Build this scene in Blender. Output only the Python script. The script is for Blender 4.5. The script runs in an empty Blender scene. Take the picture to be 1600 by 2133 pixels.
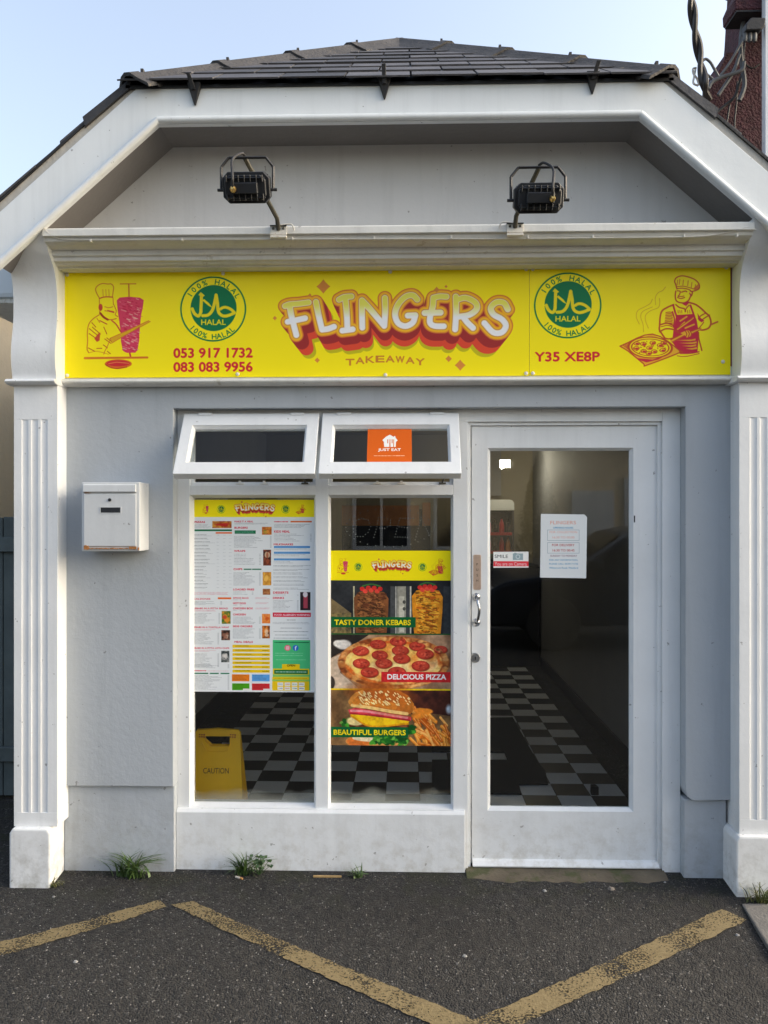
import bpy, bmesh, math, random
import numpy as np
from mathutils import Vector, Matrix

random.seed(4)
SC = bpy.context.scene
COL = SC.collection
R = math.radians

# ------------------------------------------------------------------ camera, sky, sun, exposure
CX, CY, CZ = 0.0, -3.58, 1.64
FPX, YAW = 1640.0, R(1.5)
cam_data = bpy.data.cameras.new('camera')
cam_data.sensor_fit = 'VERTICAL'; cam_data.sensor_height = 36.0; cam_data.lens = FPX / 2133 * 36
cam_data.clip_start = 0.05; cam_data.clip_end = 600
camera = bpy.data.objects.new('camera', cam_data); COL.objects.link(camera)
camera.location = (CX, CY, CZ); camera.rotation_euler = (R(90), 0, YAW)
SC.camera = camera

SUN_EL, SUN_ROT = 22, 91
world = bpy.data.worlds.new('World'); SC.world = world; world.use_nodes = True
nt = world.node_tree
sky = nt.nodes.new('ShaderNodeTexSky'); sky.sky_type = 'NISHITA'; sky.sun_disc = False
sky.sun_elevation = R(SUN_EL); sky.sun_rotation = R(SUN_ROT); sky.air_density = 1.3; sky.dust_density = 5.6; sky.ozone_density = 1.6
hs = nt.nodes.new('ShaderNodeHueSaturation'); hs.inputs['Saturation'].default_value = .75; hs.inputs['Value'].default_value = 1.06; hs.inputs['Hue'].default_value = .507
nt.links.new(sky.outputs[0], hs.inputs['Color']); nt.links.new(hs.outputs[0], nt.nodes['Background'].inputs[0]); nt.nodes['Background'].inputs[1].default_value = 0.12
sun_data = bpy.data.lights.new('sun', 'SUN'); sun_data.energy = 0.50; sun_data.angle = R(40); sun_data.color = (1.0, .84, .70)
sun = bpy.data.objects.new('sun', sun_data); COL.objects.link(sun); sun.location = (6, -6, 8)
sdir = Vector((math.sin(R(SUN_ROT)) * math.cos(R(SUN_EL)), math.cos(R(SUN_ROT)) * math.cos(R(SUN_EL)), math.sin(R(SUN_EL))))
sun.rotation_euler = sdir.to_track_quat('Z', 'Y').to_euler()
vs = SC.view_settings
vs.view_transform = 'Standard'; vs.look = 'None'; vs.gamma = 1; vs.use_curve_mapping = False; vs.exposure = 1.78
SC.cycles.max_bounces = 8; SC.cycles.transparent_max_bounces = 16; SC.cycles.diffuse_bounces = 4; SC.cycles.glossy_bounces = 4
SC.cycles.use_denoising = True


# ------------------------------------------------------------------ measuring: photo pixel + distance of the plane -> metres
def xw(px, Y):
    u = (px - 800) / FPX
    return CX + (Y - CY) * (math.cos(YAW) * u - math.sin(YAW)) / (math.sin(YAW) * u + math.cos(YAW))


def zw(py, Y, px=800):
    u = (px - 800) / FPX
    return CZ + (Y - CY) * ((1066.5 - py) / FPX) / (math.sin(YAW) * u + math.cos(YAW))


def gw(px, py, z=0.0):
    """Point of the ground seen at a pixel."""
    u = (px - 800) / FPX; v = (1066.5 - py) / FPX
    t = (z - CZ) / v
    return CX + t * (math.cos(YAW) * u - math.sin(YAW)), CY + t * (math.sin(YAW) * u + math.cos(YAW))


def ground_z(y):
    """The asphalt rises a little towards the wall."""
    return float(np.interp(y, (-.75, -.45, -.23, -.06), (0.0, .004, .019, .037)))


def gg(px, py):
    """Point of the asphalt (x, y, z) seen at a pixel."""
    z = 0.0
    for _ in range(8):
        x, y = gw(px, py, z); z = ground_z(y)
    return x, y, z


# ------------------------------------------------------------------ mesh builder
class MB:
    def __init__(self):
        self.v = []; self.f = []; self.uv = None

    def add(self, vs, fs):
        n = len(self.v); self.v += [tuple(p) for p in vs]; self.f += [tuple(i + n for i in f) for f in fs]
        return self

    def box(self, x0, x1, y0, y1, z0, z1):
        x0, x1 = min(x0, x1), max(x0, x1); y0, y1 = min(y0, y1), max(y0, y1); z0, z1 = min(z0, z1), max(z0, z1)
        return self.add([(x0, y0, z0), (x1, y0, z0), (x1, y1, z0), (x0, y1, z0), (x0, y0, z1), (x1, y0, z1), (x1, y1, z1), (x0, y1, z1)],
                        [(0, 3, 2, 1), (4, 5, 6, 7), (0, 1, 5, 4), (1, 2, 6, 5), (2, 3, 7, 6), (3, 0, 4, 7)])

    def prism(self, poly, axis, a, b):
        """poly: points in the two other axes (x,z) for 'y', (y,z) for 'x', (x,y) for 'z'."""
        def P(p, t):
            return (p[0], t, p[1]) if axis == 'y' else (t, p[0], p[1]) if axis == 'x' else (p[0], p[1], t)
        n = len(poly)
        return self.add([P(p, a) for p in poly] + [P(p, b) for p in poly],
                        [tuple(range(n)), tuple(range(2 * n - 1, n - 1, -1))] + [(i, i + n, (i + 1) % n + n, (i + 1) % n) for i in range(n)])

    def strip_u(self, u, y0, y1):
        """Inverted-U outline (4 inner points, 4 outer points reversed) extruded between y0 and y1, in plain quads."""
        a, b = u[:4], u[4:][::-1]
        V = [(p[0], y, p[1]) for y in (y0, y1) for p in a + b]
        F = []
        for k in range(3):
            F += [(k, k + 1, 5 + k, 4 + k), (8 + k, 12 + k, 13 + k, 9 + k), (k, 8 + k, 9 + k, k + 1), (4 + k, 5 + k, 13 + k, 12 + k)]
        F += [(0, 4, 12, 8), (3, 11, 15, 7)]
        return self.add(V, F)

    def ring(self, o, i, yf, yb, yi=None):
        """Mitred rectangular frame: o, i = (x0,x1,z0,z1) outer / inner; front at yf (yi at the inner edge), back at yb."""
        yi = yf if yi is None else yi
        c = lambda r, y: [(r[0], y, r[2]), (r[1], y, r[2]), (r[1], y, r[3]), (r[0], y, r[3])]
        V = c(o, yf) + c(i, yi) + c(o, yb) + c(i, yb)
        F = []
        for k in range(4):
            m = (k + 1) % 4
            F += [(k, m, 4 + m, 4 + k), (4 + k, 4 + m, 12 + m, 12 + k), (k, 8 + k, 8 + m, m), (8 + k, 12 + k, 12 + m, 8 + m)]
        return self.add(V, F)

    def tube(self, pts, r, n=8, cap=True):
        P = [Vector(p) for p in pts]
        V, F = [], []
        up = Vector((0, 0, 1))
        prev = None
        for i, p in enumerate(P):
            t = (P[min(i + 1, len(P) - 1)] - P[max(i - 1, 0)]).normalized()
            if prev is None:
                a = t.cross(up if abs(t.z) < .9 else Vector((1, 0, 0))).normalized()
            else:
                a = (prev - t * prev.dot(t)).normalized()
            prev = a
            b = t.cross(a)
            rr = r[i] if hasattr(r, '__len__') else r
            for k in range(n):
                an = 2 * math.pi * k / n
                V.append(p + (a * math.cos(an) + b * math.sin(an)) * rr)
        for i in range(len(P) - 1):
            for k in range(n):
                F.append((i * n + k, i * n + (k + 1) % n, (i + 1) * n + (k + 1) % n, (i + 1) * n + k))
        if cap:
            F += [tuple(range(n - 1, -1, -1)), tuple(range((len(P) - 1) * n, len(P) * n))]
        return self.add(V, F)

    def lathe(self, prof, c, axis='z', n=16):
        """prof: (radius, height) pairs along the axis from c."""
        V, F = [], []
        for r, h in prof:
            for k in range(n):
                an = 2 * math.pi * k / n
                a, b = r * math.cos(an), r * math.sin(an)
                V.append((c[0] + a, c[1] + b, c[2] + h) if axis == 'z' else (c[0] + a, c[1] + h, c[2] + b) if axis == 'y' else (c[0] + h, c[1] + a, c[2] + b))
        m = len(prof)
        for i in range(m - 1):
            for k in range(n):
                F.append((i * n + k, i * n + (k + 1) % n, (i + 1) * n + (k + 1) % n, (i + 1) * n + k))
        F += [tuple(range(n)), tuple(range((m - 1) * n, m * n))]
        return self.add(V, F)

    def move(self, M):
        self.v = [tuple(M @ Vector(p)) for p in self.v]
        return self

    def mesh(self, name, material, off=(0, 0, 0), bevel=0, seg=2, smooth=False, weld=True):
        bm = bmesh.new()
        vs = [bm.verts.new((p[0] - off[0], p[1] - off[1], p[2] - off[2])) for p in self.v]
        for f in self.f:
            try:
                bm.faces.new([vs[i] for i in f])
            except ValueError:
                pass
        if weld:
            bmesh.ops.recalc_face_normals(bm, faces=bm.faces)
        if bevel:
            ed = [e for e in bm.edges if len(e.link_faces) == 2 and e.calc_face_angle(0) > R(28)]
            bmesh.ops.bevel(bm, geom=ed, offset=bevel, segments=seg, affect='EDGES', clamp_overlap=True, profile=.6)
        me = bpy.data.meshes.new(name)
        bm.to_mesh(me); bm.free()
        if smooth:
            for p in me.polygons:
                p.use_smooth = True
            if smooth != 'all':
                me.set_sharp_from_angle(angle=R(smooth if smooth is not True else 40))
        me.materials.append(material)
        return me


ORG = {}


def thing(name, label, cat, loc=(0, 0, 0), group=None):
    o = bpy.data.objects.new(name, None); COL.objects.link(o)
    o.empty_display_size = .1; o.location = loc
    ORG[o.name] = Vector(loc)
    tag(o, label, cat, group)
    return o


def tag(o, label, cat=None, group=None, kind=None):
    o['label'] = label
    if cat: o['category'] = cat
    if group: o['group'] = group
    if kind: o['kind'] = kind
    return o


def part(name, mb, material, parent=None, bevel=0, seg=2, smooth=False, kind=None, label=None, weld=True):
    """Links the built shape as ONE mesh object (a part under parent, or a thing of its own)."""
    off = ORG[parent.name] if parent else Vector((0, 0, 0))
    o = bpy.data.objects.new(name, mb.mesh(name, material, off, bevel, seg, smooth, weld))
    COL.objects.link(o)
    if parent:
        o.parent = parent
    ORG[o.name] = off
    if kind: o['kind'] = kind
    if label: o['label'] = label
    return o


def own(name, mb, material, loc, label, cat, group=None, bevel=0, smooth=False, kind=None, weld=True):
    """A thing that is one mesh, its origin at loc."""
    o = bpy.data.objects.new(name, mb.mesh(name, material, loc, bevel, 2, smooth, weld))
    COL.objects.link(o); o.location = loc
    ORG[o.name] = Vector(loc)
    return tag(o, label, cat, group, kind)


# ------------------------------------------------------------------ materials
def node_mat(name):
    m = bpy.data.materials.new(name); m.use_nodes = True
    t = m.node_tree
    return m, t, t.nodes['Principled BSDF']


def N(t, kind, **kw):
    n = t.nodes.new(kind)
    for k, v in kw.items():
        if k.startswith('i_'):
            key = k[2:]
            n.inputs[int(key) if key.isdigit() else key.replace('_', ' ')].default_value = v
        else:
            setattr(n, k, v)
    return n


def ramp(t, a, b, c1=(0, 0, 0, 1), c2=(1, 1, 1, 1)):
    n = t.nodes.new('ShaderNodeValToRGB')
    n.color_ramp.elements[0].position = a; n.color_ramp.elements[1].position = b
    n.color_ramp.elements[0].color = c1; n.color_ramp.elements[1].color = c2
    return n


def mix(t, fac, a, b):
    n = N(t, 'ShaderNodeMix', data_type='RGBA')
    for s, v in ((n.inputs[0], fac), (n.inputs[6], a), (n.inputs[7], b)):
        if hasattr(v, 'is_linked') or hasattr(v, 'links'):
            t.links.new(v, s)
        else:
            s.default_value = v if not isinstance(v, tuple) or len(v) == 4 else (*v, 1)
    return n.outputs[2]


def noise(t, co, scale, detail=4, rough=.55):
    n = N(t, 'ShaderNodeTexNoise', i_Scale=scale, i_Detail=detail, i_Roughness=rough)
    t.links.new(co, n.inputs['Vector'])
    return n.outputs[0]


def pos(t):
    return N(t, 'ShaderNodeNewGeometry').outputs['Position']


def mat(name, col, rough=.5, var=.06, vscale=3, bump=0, bscale=60, dirt=None, metal=0, spec=.5, speck=None, bdetail=4, vary=0, streak=0):
    """Painted, rendered or plain surface. dirt = (colour, scale, threshold, top height or None)."""
    m, t, b = node_mat(name)
    c = pos(t)
    c1 = tuple(v * (1 - var) for v in col); c2 = tuple(min(1, v * (1 + var)) for v in col)
    out = mix(t, ramp_out(t, noise(t, c, vscale), .3, .7), c1, c2)
    if streak:    # rain streaks: noise drawn out downwards
        mp = N(t, 'ShaderNodeMapping'); mp.inputs['Scale'].default_value = (16, 16, .9); t.links.new(c, mp.inputs['Vector'])
        st = N(t, 'ShaderNodeMath', operation='MULTIPLY', i_1=streak); t.links.new(ramp_out(t, noise(t, mp.outputs[0], 1.0, 5, .65), .50, .74), st.inputs[0])
        out = mix(t, st.outputs[0], out, tuple(v * .62 for v in col))
        bl_ = N(t, 'ShaderNodeMath', operation='MULTIPLY', i_1=streak * .8); t.links.new(ramp_out(t, noise(t, c, .9, 5, .6), .45, .75), bl_.inputs[0])
        out = mix(t, bl_.outputs[0], out, tuple(v * f for v, f in zip(col, (.78, .76, .70))))
        cr = ramp_out(t, noise(t, c, 38, 3, .55), .715, .735)      # small knocks and chips
        cm = N(t, 'ShaderNodeMath', operation='MULTIPLY', i_1=.55); t.links.new(cr, cm.inputs[0])
        out = mix(t, cm.outputs[0], out, (.10, .09, .08))
    if speck:
        out = mix(t, ramp_out(t, noise(t, c, speck[1], 2), speck[2], speck[2] + .04), out, speck[0])
    if dirt:
        f = ramp_out(t, noise(t, c, dirt[1], 6, .7), dirt[2], dirt[2] + (dirt[4] if len(dirt) > 4 else .09))
        if dirt[3] is not None:
            s = N(t, 'ShaderNodeSeparateXYZ'); t.links.new(c, s.inputs[0])
            mr = N(t, 'ShaderNodeMapRange', i_1=dirt[3], i_2=0.0); t.links.new(s.outputs[2], mr.inputs[0])
            mu = N(t, 'ShaderNodeMath', operation='MULTIPLY'); t.links.new(f, mu.inputs[0]); t.links.new(mr.outputs[0], mu.inputs[1])
            f = mu.outputs[0]
        out = mix(t, f, out, dirt[0])
    if vary:      # every piece its own shade
        oi = N(t, 'ShaderNodeObjectInfo')
        hv = N(t, 'ShaderNodeHueSaturation'); t.links.new(out, hv.inputs['Color'])
        vr = N(t, 'ShaderNodeMapRange', i_3=1 - vary, i_4=1 + vary); t.links.new(oi.outputs['Random'], vr.inputs[0]); t.links.new(vr.outputs[0], hv.inputs['Value'])
        out = hv.outputs[0]
    t.links.new(out, b.inputs['Base Color'])
    b.inputs['Roughness'].default_value = rough; b.inputs['Metallic'].default_value = metal
    b.inputs['Specular IOR Level'].default_value = spec
    if bump:
        bn = N(t, 'ShaderNodeBump', i_Strength=1.0, i_Distance=bump)
        t.links.new(noise(t, c, bscale, bdetail, .6), bn.inputs['Height']); t.links.new(bn.outputs[0], b.inputs['Normal'])
    return m


def ramp_out(t, src, a, b):
    r = ramp(t, a, b); t.links.new(src, r.inputs[0])
    return r.outputs[0]


M = {}
M['white'] = mat('white_paint', (.735, .755, .77), .42, .035, 5, .0012, 22, ((.44, .42, .37), 16, .46, .34, .30), streak=0.22)
M['pilaster'] = mat('white_masonry_paint', (.74, .755, .765), .6, .04, 4, .0009, 40, ((.24, .225, .18), 13, .44, .34, .34), streak=0.3)
M['cornice'] = mat('aged_white_paint', (.70, .695, .66), .55, .06, 6, .0015, 30, ((.36, .32, .24), 9, .63, None), streak=0.35)
M['fascia'] = mat('white_fascia_paint', (.77, .80, .815), .45, .03, 3, .0012, 14, ((.40, .37, .30), 30, .74, None), streak=0.22)
M['verge'] = mat('beige_verge_paint', (.52, .49, .44), .75, .1, 12, .003, 60, ((.18, .16, .13), 24, .64, None), streak=0.4)
M['render'] = mat('grey_render', (.39, .422, .458), .8, .03, 2.5, .0015, 36, ((.25, .245, .225), 12, .46, .42, .32), bdetail=6, streak=0.26)
M['gable'] = mat('pale_grey_render', (.52, .52, .52), .8, .03, 2, .0012, 26, streak=0.22)
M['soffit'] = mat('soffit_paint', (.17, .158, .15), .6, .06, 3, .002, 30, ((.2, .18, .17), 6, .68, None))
M['slate'] = mat('slate', (.060, .058, .062), .62, .30, 7, .004, 45, ((.14, .13, .11), 35, .66, None), vary=.45)
M['ridge'] = mat('ridge_tile_clay', (.050, .047, .047), .75, .30, 9, .006, 60, ((.16, .13, .09), 26, .62, None))
M['black'] = mat('black_powder_coat', (.012, .014, .018), .5, .2, 20)
M['iron'] = mat('black_iron', (.014, .014, .016), .6, .2, 20, .002, 90)
M['dark_steel'] = mat('weathered_steel', (.06, .055, .04), .6, .3, 40, .001, 80)
M['rusty_white'] = mat('rusting_white_metal', (.66, .63, .56), .5, .1, 30, 0, 60, ((.32, .14, .05), 50, .60, None))
M['brass'] = mat('brass', (.55, .38, .14), .35, .1, 40, metal=1)
M['chrome'] = mat('chrome', (.42, .43, .45), .22, .1, 40, metal=1)
M['steel'] = mat('brushed_steel', (.42, .42, .42), .4, .1, 60, metal=1)
M['push'] = mat('copper_toned_plate', (.62, .46, .36), .38, .08, 40, metal=.6)
M['maroon'] = mat('old_maroon_paint', (.16, .018, .024), .6, .15, 20)
M['cap'] = mat('white_plastic', (.72, .70, .64), .4, .05, 30)
M['cable'] = mat('white_cable', (.62, .60, .55), .5, .08, 30)
M['grey_cable'] = mat('grey_cable', (.095, .10, .105), .55, .15, 30)
M['black_cable'] = mat('black_cable', (.02, .019, .02), .5, .2, 30)
M['mailbox'] = mat('mailbox_paint', (.60, .62, .635), .35, .04, 8, .0006, 40, ((.33, .15, .05), 34, .70, None), streak=0.2)
M['rust'] = mat('rust', (.40, .17, .05), .8, .35, 50, .001, 90)
M['step'] = mat('stone_step', (.105, .085, .058), .85, .3, 8, .006, 40, ((.06, .065, .025), 9, .50, None))
M['slab'] = mat('concrete_slab', (.13, .125, .12), .9, .12, 12, .004, 90)
M['plaster'] = mat('cream_interior_plaster', (.42, .37, .27), .8, .04, 2)
M['interior'] = mat('grey_interior_wall', (.33, .325, .33), .7, .06, 2)
M['skirting'] = mat('black_skirting', (.012, .012, .014), .4, .2, 10)
M['tile_dark'] = mat('black_floor_tile', (.010, .010, .012), .34, .2, 9)
M['tile_light'] = mat('pale_floor_tile', (.80, .82, .86), .30, .05, 9)
M['counter'] = mat('black_counter', (.012, .013, .018), .4, .2, 5)
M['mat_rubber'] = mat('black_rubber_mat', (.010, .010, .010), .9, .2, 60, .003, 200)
M['yellow_plastic'] = mat('yellow_plastic', (.95, .53, .005), .5, .05, 6)
M['print_black'] = mat('black_print', (.015, .015, .015), .5)
M['print_red'] = mat('red_print', (.36, .05, .02), .5)
M['cream_house'] = mat('cream_house_paint', (.86, .70, .47), .8, .05, 2, .003, 40)
M['eave_brown'] = mat('dark_red_eave', (.10, .03, .022), .6, .2, 10)
M['teal_gate'] = mat('teal_grey_board', (.07, .09, .093), .7, .2, 8, .002, 40)
M['pebble'] = mat('maroon_pebbledash', (.07, .02, .027), .85, .35, 30, .022, 85, ((.30, .19, .18), 85, .64, None), bdetail=2)
M['blue_white'] = mat('pale_blue_fascia', (.62, .68, .72), .5, .05, 6)
M['reflection_orange'] = mat('reflection_board_orange', (.80, .34, .13), .6, .1, 8)  # orange of the reflection in the window, put into the board's colour
M['red_plastic'] = mat('red_plastic', (.50, .02, .025), .35, .15, 20)
M['dark_glass'] = mat('dark_drink', (.02, .012, .010), .15, .2, 20)
M['amber'] = mat('amber_drink', (.50, .16, .02), .2, .2, 20)
M['fridge'] = mat('fridge_body', (.05, .05, .055), .4, .1, 10)
M['white_top'] = mat('white_canopy', (.72, .72, .69), .5, .04, 10)
M['paper'] = mat('paper', (.75, .75, .73), .7)
M['wood'] = mat('split_wood', (.36, .24, .10), .8, .2, 30)
M['butt'] = mat('cigarette_paper', (.66, .60, .52), .8, .1, 60)
M['filter'] = mat('cork_filter', (.55, .28, .10), .8, .2, 60)
M['stone'] = mat('pale_stone', (.16, .14, .12), .8, .3, 60)
M['shard'] = mat('pale_grit', (.24, .24, .235), .7, .3, 60)


def grass_mat(name, c1, c2):
    m, t, b = node_mat(name)
    c = pos(t)
    t.links.new(mix(t, ramp_out(t, noise(t, c, 40), .35, .65), c1, c2), b.inputs['Base Color'])
    b.inputs['Roughness'].default_value = .5
    return m


M['grass'] = grass_mat('grass_blade', (.045, .095, .02), (.09, .15, .04))
M['weed'] = grass_mat('weed_leaf', (.03, .075, .022), (.07, .13, .04))
M['conifer'] = grass_mat('conifer_foliage', (.06, .055, .012), (.16, .12, .03))
M['dry_grass'] = grass_mat('dry_grass_blade', (.12, .11, .035), (.09, .12, .03))


def asphalt_mat():
    m, t, b = node_mat('asphalt')
    c = pos(t)
    vo = N(t, 'ShaderNodeTexVoronoi', i_Scale=155.0); t.links.new(c, vo.inputs['Vector'])
    base = mix(t, ramp_out(t, noise(t, c, 2.2, 5), .3, .7), (.023, .0225, .022), (.035, .034, .033))
    sc_ = N(t, 'ShaderNodeSeparateColor'); t.links.new(vo.outputs['Color'], sc_.inputs[0])
    stone = mix(t, ramp_out(t, sc_.outputs[0], .35, .95), (.014, .0138, .0138), (.068, .065, .061))
    out = mix(t, ramp_out(t, sc_.outputs[1], .35, .8), base, stone)
    out = mix(t, ramp_out(t, sc_.outputs[2], .975, .99), out, (.15, .145, .14))
    out = mix(t, ramp_out(t, noise(t, c, 1.1, 4), .52, .68), out, mix(t, .6, out, (.017, .016, .0155)))
    # moss close to the walls
    s = N(t, 'ShaderNodeSeparateXYZ'); t.links.new(c, s.inputs[0])
    mr = N(t, 'ShaderNodeMapRange', i_1=-.42, i_2=-.06); t.links.new(s.outputs[1], mr.inputs[0])
    mu = N(t, 'ShaderNodeMath', operation='MULTIPLY'); t.links.new(mr.outputs[0], mu.inputs[0]); t.links.new(ramp_out(t, noise(t, c, 9, 5), .5, .62), mu.inputs[1])
    mv = N(t, 'ShaderNodeMath', operation='MULTIPLY', i_1=.7); t.links.new(mu.outputs[0], mv.inputs[0])
    out = mix(t, mv.outputs[0], out, (.022, .025, .012))
    t.links.new(out, b.inputs['Base Color'])
    b.inputs['Roughness'].default_value = .82; b.inputs['Specular IOR Level'].default_value = .3
    bn = N(t, 'ShaderNodeBump', i_Strength=1.0, i_Distance=.006)
    inv = N(t, 'ShaderNodeMath', operation='SUBTRACT', i_0=1.0); t.links.new(vo.outputs['Distance'], inv.inputs[1])
    t.links.new(inv.outputs[0], bn.inputs['Height'])
    bn2 = N(t, 'ShaderNodeBump', i_Strength=1.0, i_Distance=.02); t.links.new(noise(t, c, 14, 4), bn2.inputs['Height']); t.links.new(bn.outputs[0], bn2.inputs['Normal'])
    t.links.new(bn2.outputs[0], b.inputs['Normal'])
    return m


def road_paint_mat():
    """Worn yellow line: the paint has come off the high stones, there one sees through to the asphalt."""
    m, t, b = node_mat('worn_yellow_road_paint')
    c = pos(t)
    t.links.new(mix(t, ramp_out(t, noise(t, c, 60, 4), .3, .7), (.15, .112, .05), (.21, .162, .08)), b.inputs['Base Color'])
    b.inputs['Roughness'].default_value = .8
    n1 = noise(t, c, 130, 3, .6); n2 = noise(t, c, 5, 4)
    ad = N(t, 'ShaderNodeMath', operation='ADD'); t.links.new(n1, ad.inputs[0])
    ml = N(t, 'ShaderNodeMath', operation='MULTIPLY', i_1=.75); t.links.new(n2, ml.inputs[0]); t.links.new(ml.outputs[0], ad.inputs[1])
    tr = N(t, 'ShaderNodeBsdfTransparent'); mx = N(t, 'ShaderNodeMixShader')
    t.links.new(ramp_out(t, ad.outputs[0], .89, 1.03), mx.inputs[0]); t.links.new(b.outputs[0], mx.inputs[1]); t.links.new(tr.outputs[0], mx.inputs[2])
    t.links.new(mx.outputs[0], t.nodes['Material Output'].inputs['Surface'])
    bn = N(t, 'ShaderNodeBump', i_Strength=1.0, i_Distance=.004); t.links.new(n1, bn.inputs['Height']); t.links.new(bn.outputs[0], b.inputs['Normal'])
    return m


def glass_mat(name='window_glass', refl=1.0, tint=(.93, .95, .95), frost=False):
    m, t, b = node_mat(name)
    t.nodes.remove(b)
    g = N(t, 'ShaderNodeNewGeometry')
    d = N(t, 'ShaderNodeVectorMath', operation='DOT_PRODUCT'); t.links.new(g.outputs['Normal'], d.inputs[0]); t.links.new(g.outputs['Incoming'], d.inputs[1])
    a = N(t, 'ShaderNodeMath', operation='ABSOLUTE'); t.links.new(d.outputs['Value'], a.inputs[0])
    s = N(t, 'ShaderNodeMath', operation='SUBTRACT', i_0=1.0); t.links.new(a.outputs[0], s.inputs[1])
    p = N(t, 'ShaderNodeMath', operation='POWER', i_1=5.0); t.links.new(s.outputs[0], p.inputs[0])
    ml = N(t, 'ShaderNodeMath', operation='MULTIPLY_ADD', i_1=.95, i_2=.045 * refl); t.links.new(p.outputs[0], ml.inputs[0])
    tr = N(t, 'ShaderNodeBsdfTransparent', i_Color=(*tint, 1)); gl = N(t, 'ShaderNodeBsdfGlossy', i_Roughness=.0)
    mx = N(t, 'ShaderNodeMixShader'); t.links.new(ml.outputs[0], mx.inputs[0]); t.links.new(tr.outputs[0], mx.inputs[1]); t.links.new(gl.outputs[0], mx.inputs[2])
    res = mx.outputs[0]
    if frost:
        # condensation and dried splashes along the bottom of the pane
        sx = N(t, 'ShaderNodeSeparateXYZ'); t.links.new(g.outputs['Position'], sx.inputs[0])
        nz = noise(t, g.outputs['Position'], 5, 3, .4)
        k = N(t, 'ShaderNodeMath', operation='MULTIPLY_ADD', i_1=.16, i_2=frost[0] - .02); t.links.new(nz, k.inputs[0])
        q = N(t, 'ShaderNodeMath', operation='SUBTRACT'); t.links.new(k.outputs[0], q.inputs[0]); t.links.new(sx.outputs[2], q.inputs[1])
        f = ramp_out(t, q.outputs[0], 0.0, .05)
        fm = N(t, 'ShaderNodeMath', operation='MULTIPLY', i_1=frost[1]); t.links.new(f, fm.inputs[0])
        df = N(t, 'ShaderNodeBsdfDiffuse', i_Color=(.42, .42, .36, 1))
        m2 = N(t, 'ShaderNodeMixShader'); t.links.new(fm.outputs[0], m2.inputs[0]); t.links.new(res, m2.inputs[1]); t.links.new(df.outputs[0], m2.inputs[2])
        res = m2.outputs[0]
    t.links.new(res, t.nodes['Material Output'].inputs['Surface'])
    return m


def print_mat(name, img, rough=.4):
    m, t, b = node_mat(name)
    im = N(t, 'ShaderNodeTexImage', image=img, interpolation='Cubic', extension='EXTEND')
    t.links.new(N(t, 'ShaderNodeUVMap', uv_map='print').outputs[0], im.inputs[0])
    t.links.new(im.outputs[0], b.inputs['Base Color']); b.inputs['Roughness'].default_value = rough; b.inputs['Specular IOR Level'].default_value = .22
    return m


def emit_mat(name, col, s):
    m, t, b = node_mat(name)
    b.inputs['Base Color'].default_value = (.8, .8, .8, 1); b.inputs['Emission Color'].default_value = (*col, 1); b.inputs['Emission Strength'].default_value = s
    return m


M['asphalt'] = asphalt_mat(); M['road_paint'] = road_paint_mat()
M['glass'] = glass_mat('window_glass', 1.35, (.93, .95, .95))
M['sash_glass'] = glass_mat('upper_sash_glass', .55, (.93, .95, .95))
M['dark_pane'] = glass_mat('dark_house_glass', 3, (.1, .1, .11))
M['acrylic'] = glass_mat('clear_acrylic', .1, (.985, .985, .985))
M['led_dot'] = mat('led_dot', (.30, .29, .27), .4)
M['dust'] = mat('wall_foot_dust', (.085, .078, .066), .9, .4, 60)
M['lamp'] = emit_mat('lit_tube', (1, .93, .72), 12)


def picture_sheet(name, material, x0, x1, z0, z1, y, parent=None, thick=.0015, uv=(0, 0, 1, 1), corner=0, tilt=0):
    """A printed sheet facing the street: thin, with its print mapped over the front."""
    poly = [(x0, z0), (x1, z0), (x1, z1 - corner), (x1 - corner, z1), (x0, z1)] if corner else [(x0, z0), (x1, z0), (x1, z1), (x0, z1)]
    if tilt:
        cx, cz = (x0 + x1) / 2, (z0 + z1) / 2; c, s = math.cos(tilt), math.sin(tilt)
        poly = [(cx + (a - cx) * c - (b - cz) * s, cz + (a - cx) * s + (b - cz) * c) for a, b in poly]
    mb = MB().prism(poly, 'y', y, y + thick)
    off = ORG[parent.name] if parent else Vector((x0, y, z0))
    me = mb.mesh(name, material, off)
    uvl = me.uv_layers.new(name='print')
    for lp in me.loops:
        p = me.vertices[lp.vertex_index].co + Vector(off)
        uvl.data[lp.index].uv = (uv[0] + (uv[2] - uv[0]) * (p.x - x0) / (x1 - x0), uv[1] + (uv[3] - uv[1]) * (p.z - z0) / (z1 - z0))
    o = bpy.data.objects.new(name, me); COL.objects.link(o)
    if parent:
        o.parent = parent
    else:
        o.location = off
    ORG[o.name] = off
    return o



# ------------------------------------------------------------------ flat print (signs, posters): drawn pixel by pixel
def lin_noise(h, w, cells, rng, oct=3):
    out = np.zeros((h, w)); amp = 1.0; tot = 0
    for o in range(oct):
        c = cells * 2 ** o
        gy, gx = max(2, int(c * h / max(h, w)) + 2), max(2, int(c * w / max(h, w)) + 2)
        g = rng.random((gy + 1, gx + 1))
        yy = np.linspace(0, gy - 1e-3, h); xx = np.linspace(0, gx - 1e-3, w)
        iy = yy.astype(int); ix = xx.astype(int)
        fy = (yy - iy)[:, None]; fx = (xx - ix)[None, :]
        fy = fy * fy * (3 - 2 * fy); fx = fx * fx * (3 - 2 * fx)
        a = g[iy][:, ix]; b = g[iy][:, ix + 1]; c2 = g[iy + 1][:, ix]; d = g[iy + 1][:, ix + 1]
        out += amp * ((a * (1 - fx) + b * fx) * (1 - fy) + (c2 * (1 - fx) + d * fx) * fy)
        tot += amp; amp *= .5
    return out / tot


_glyph = {}
_txt_ob = None


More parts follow.
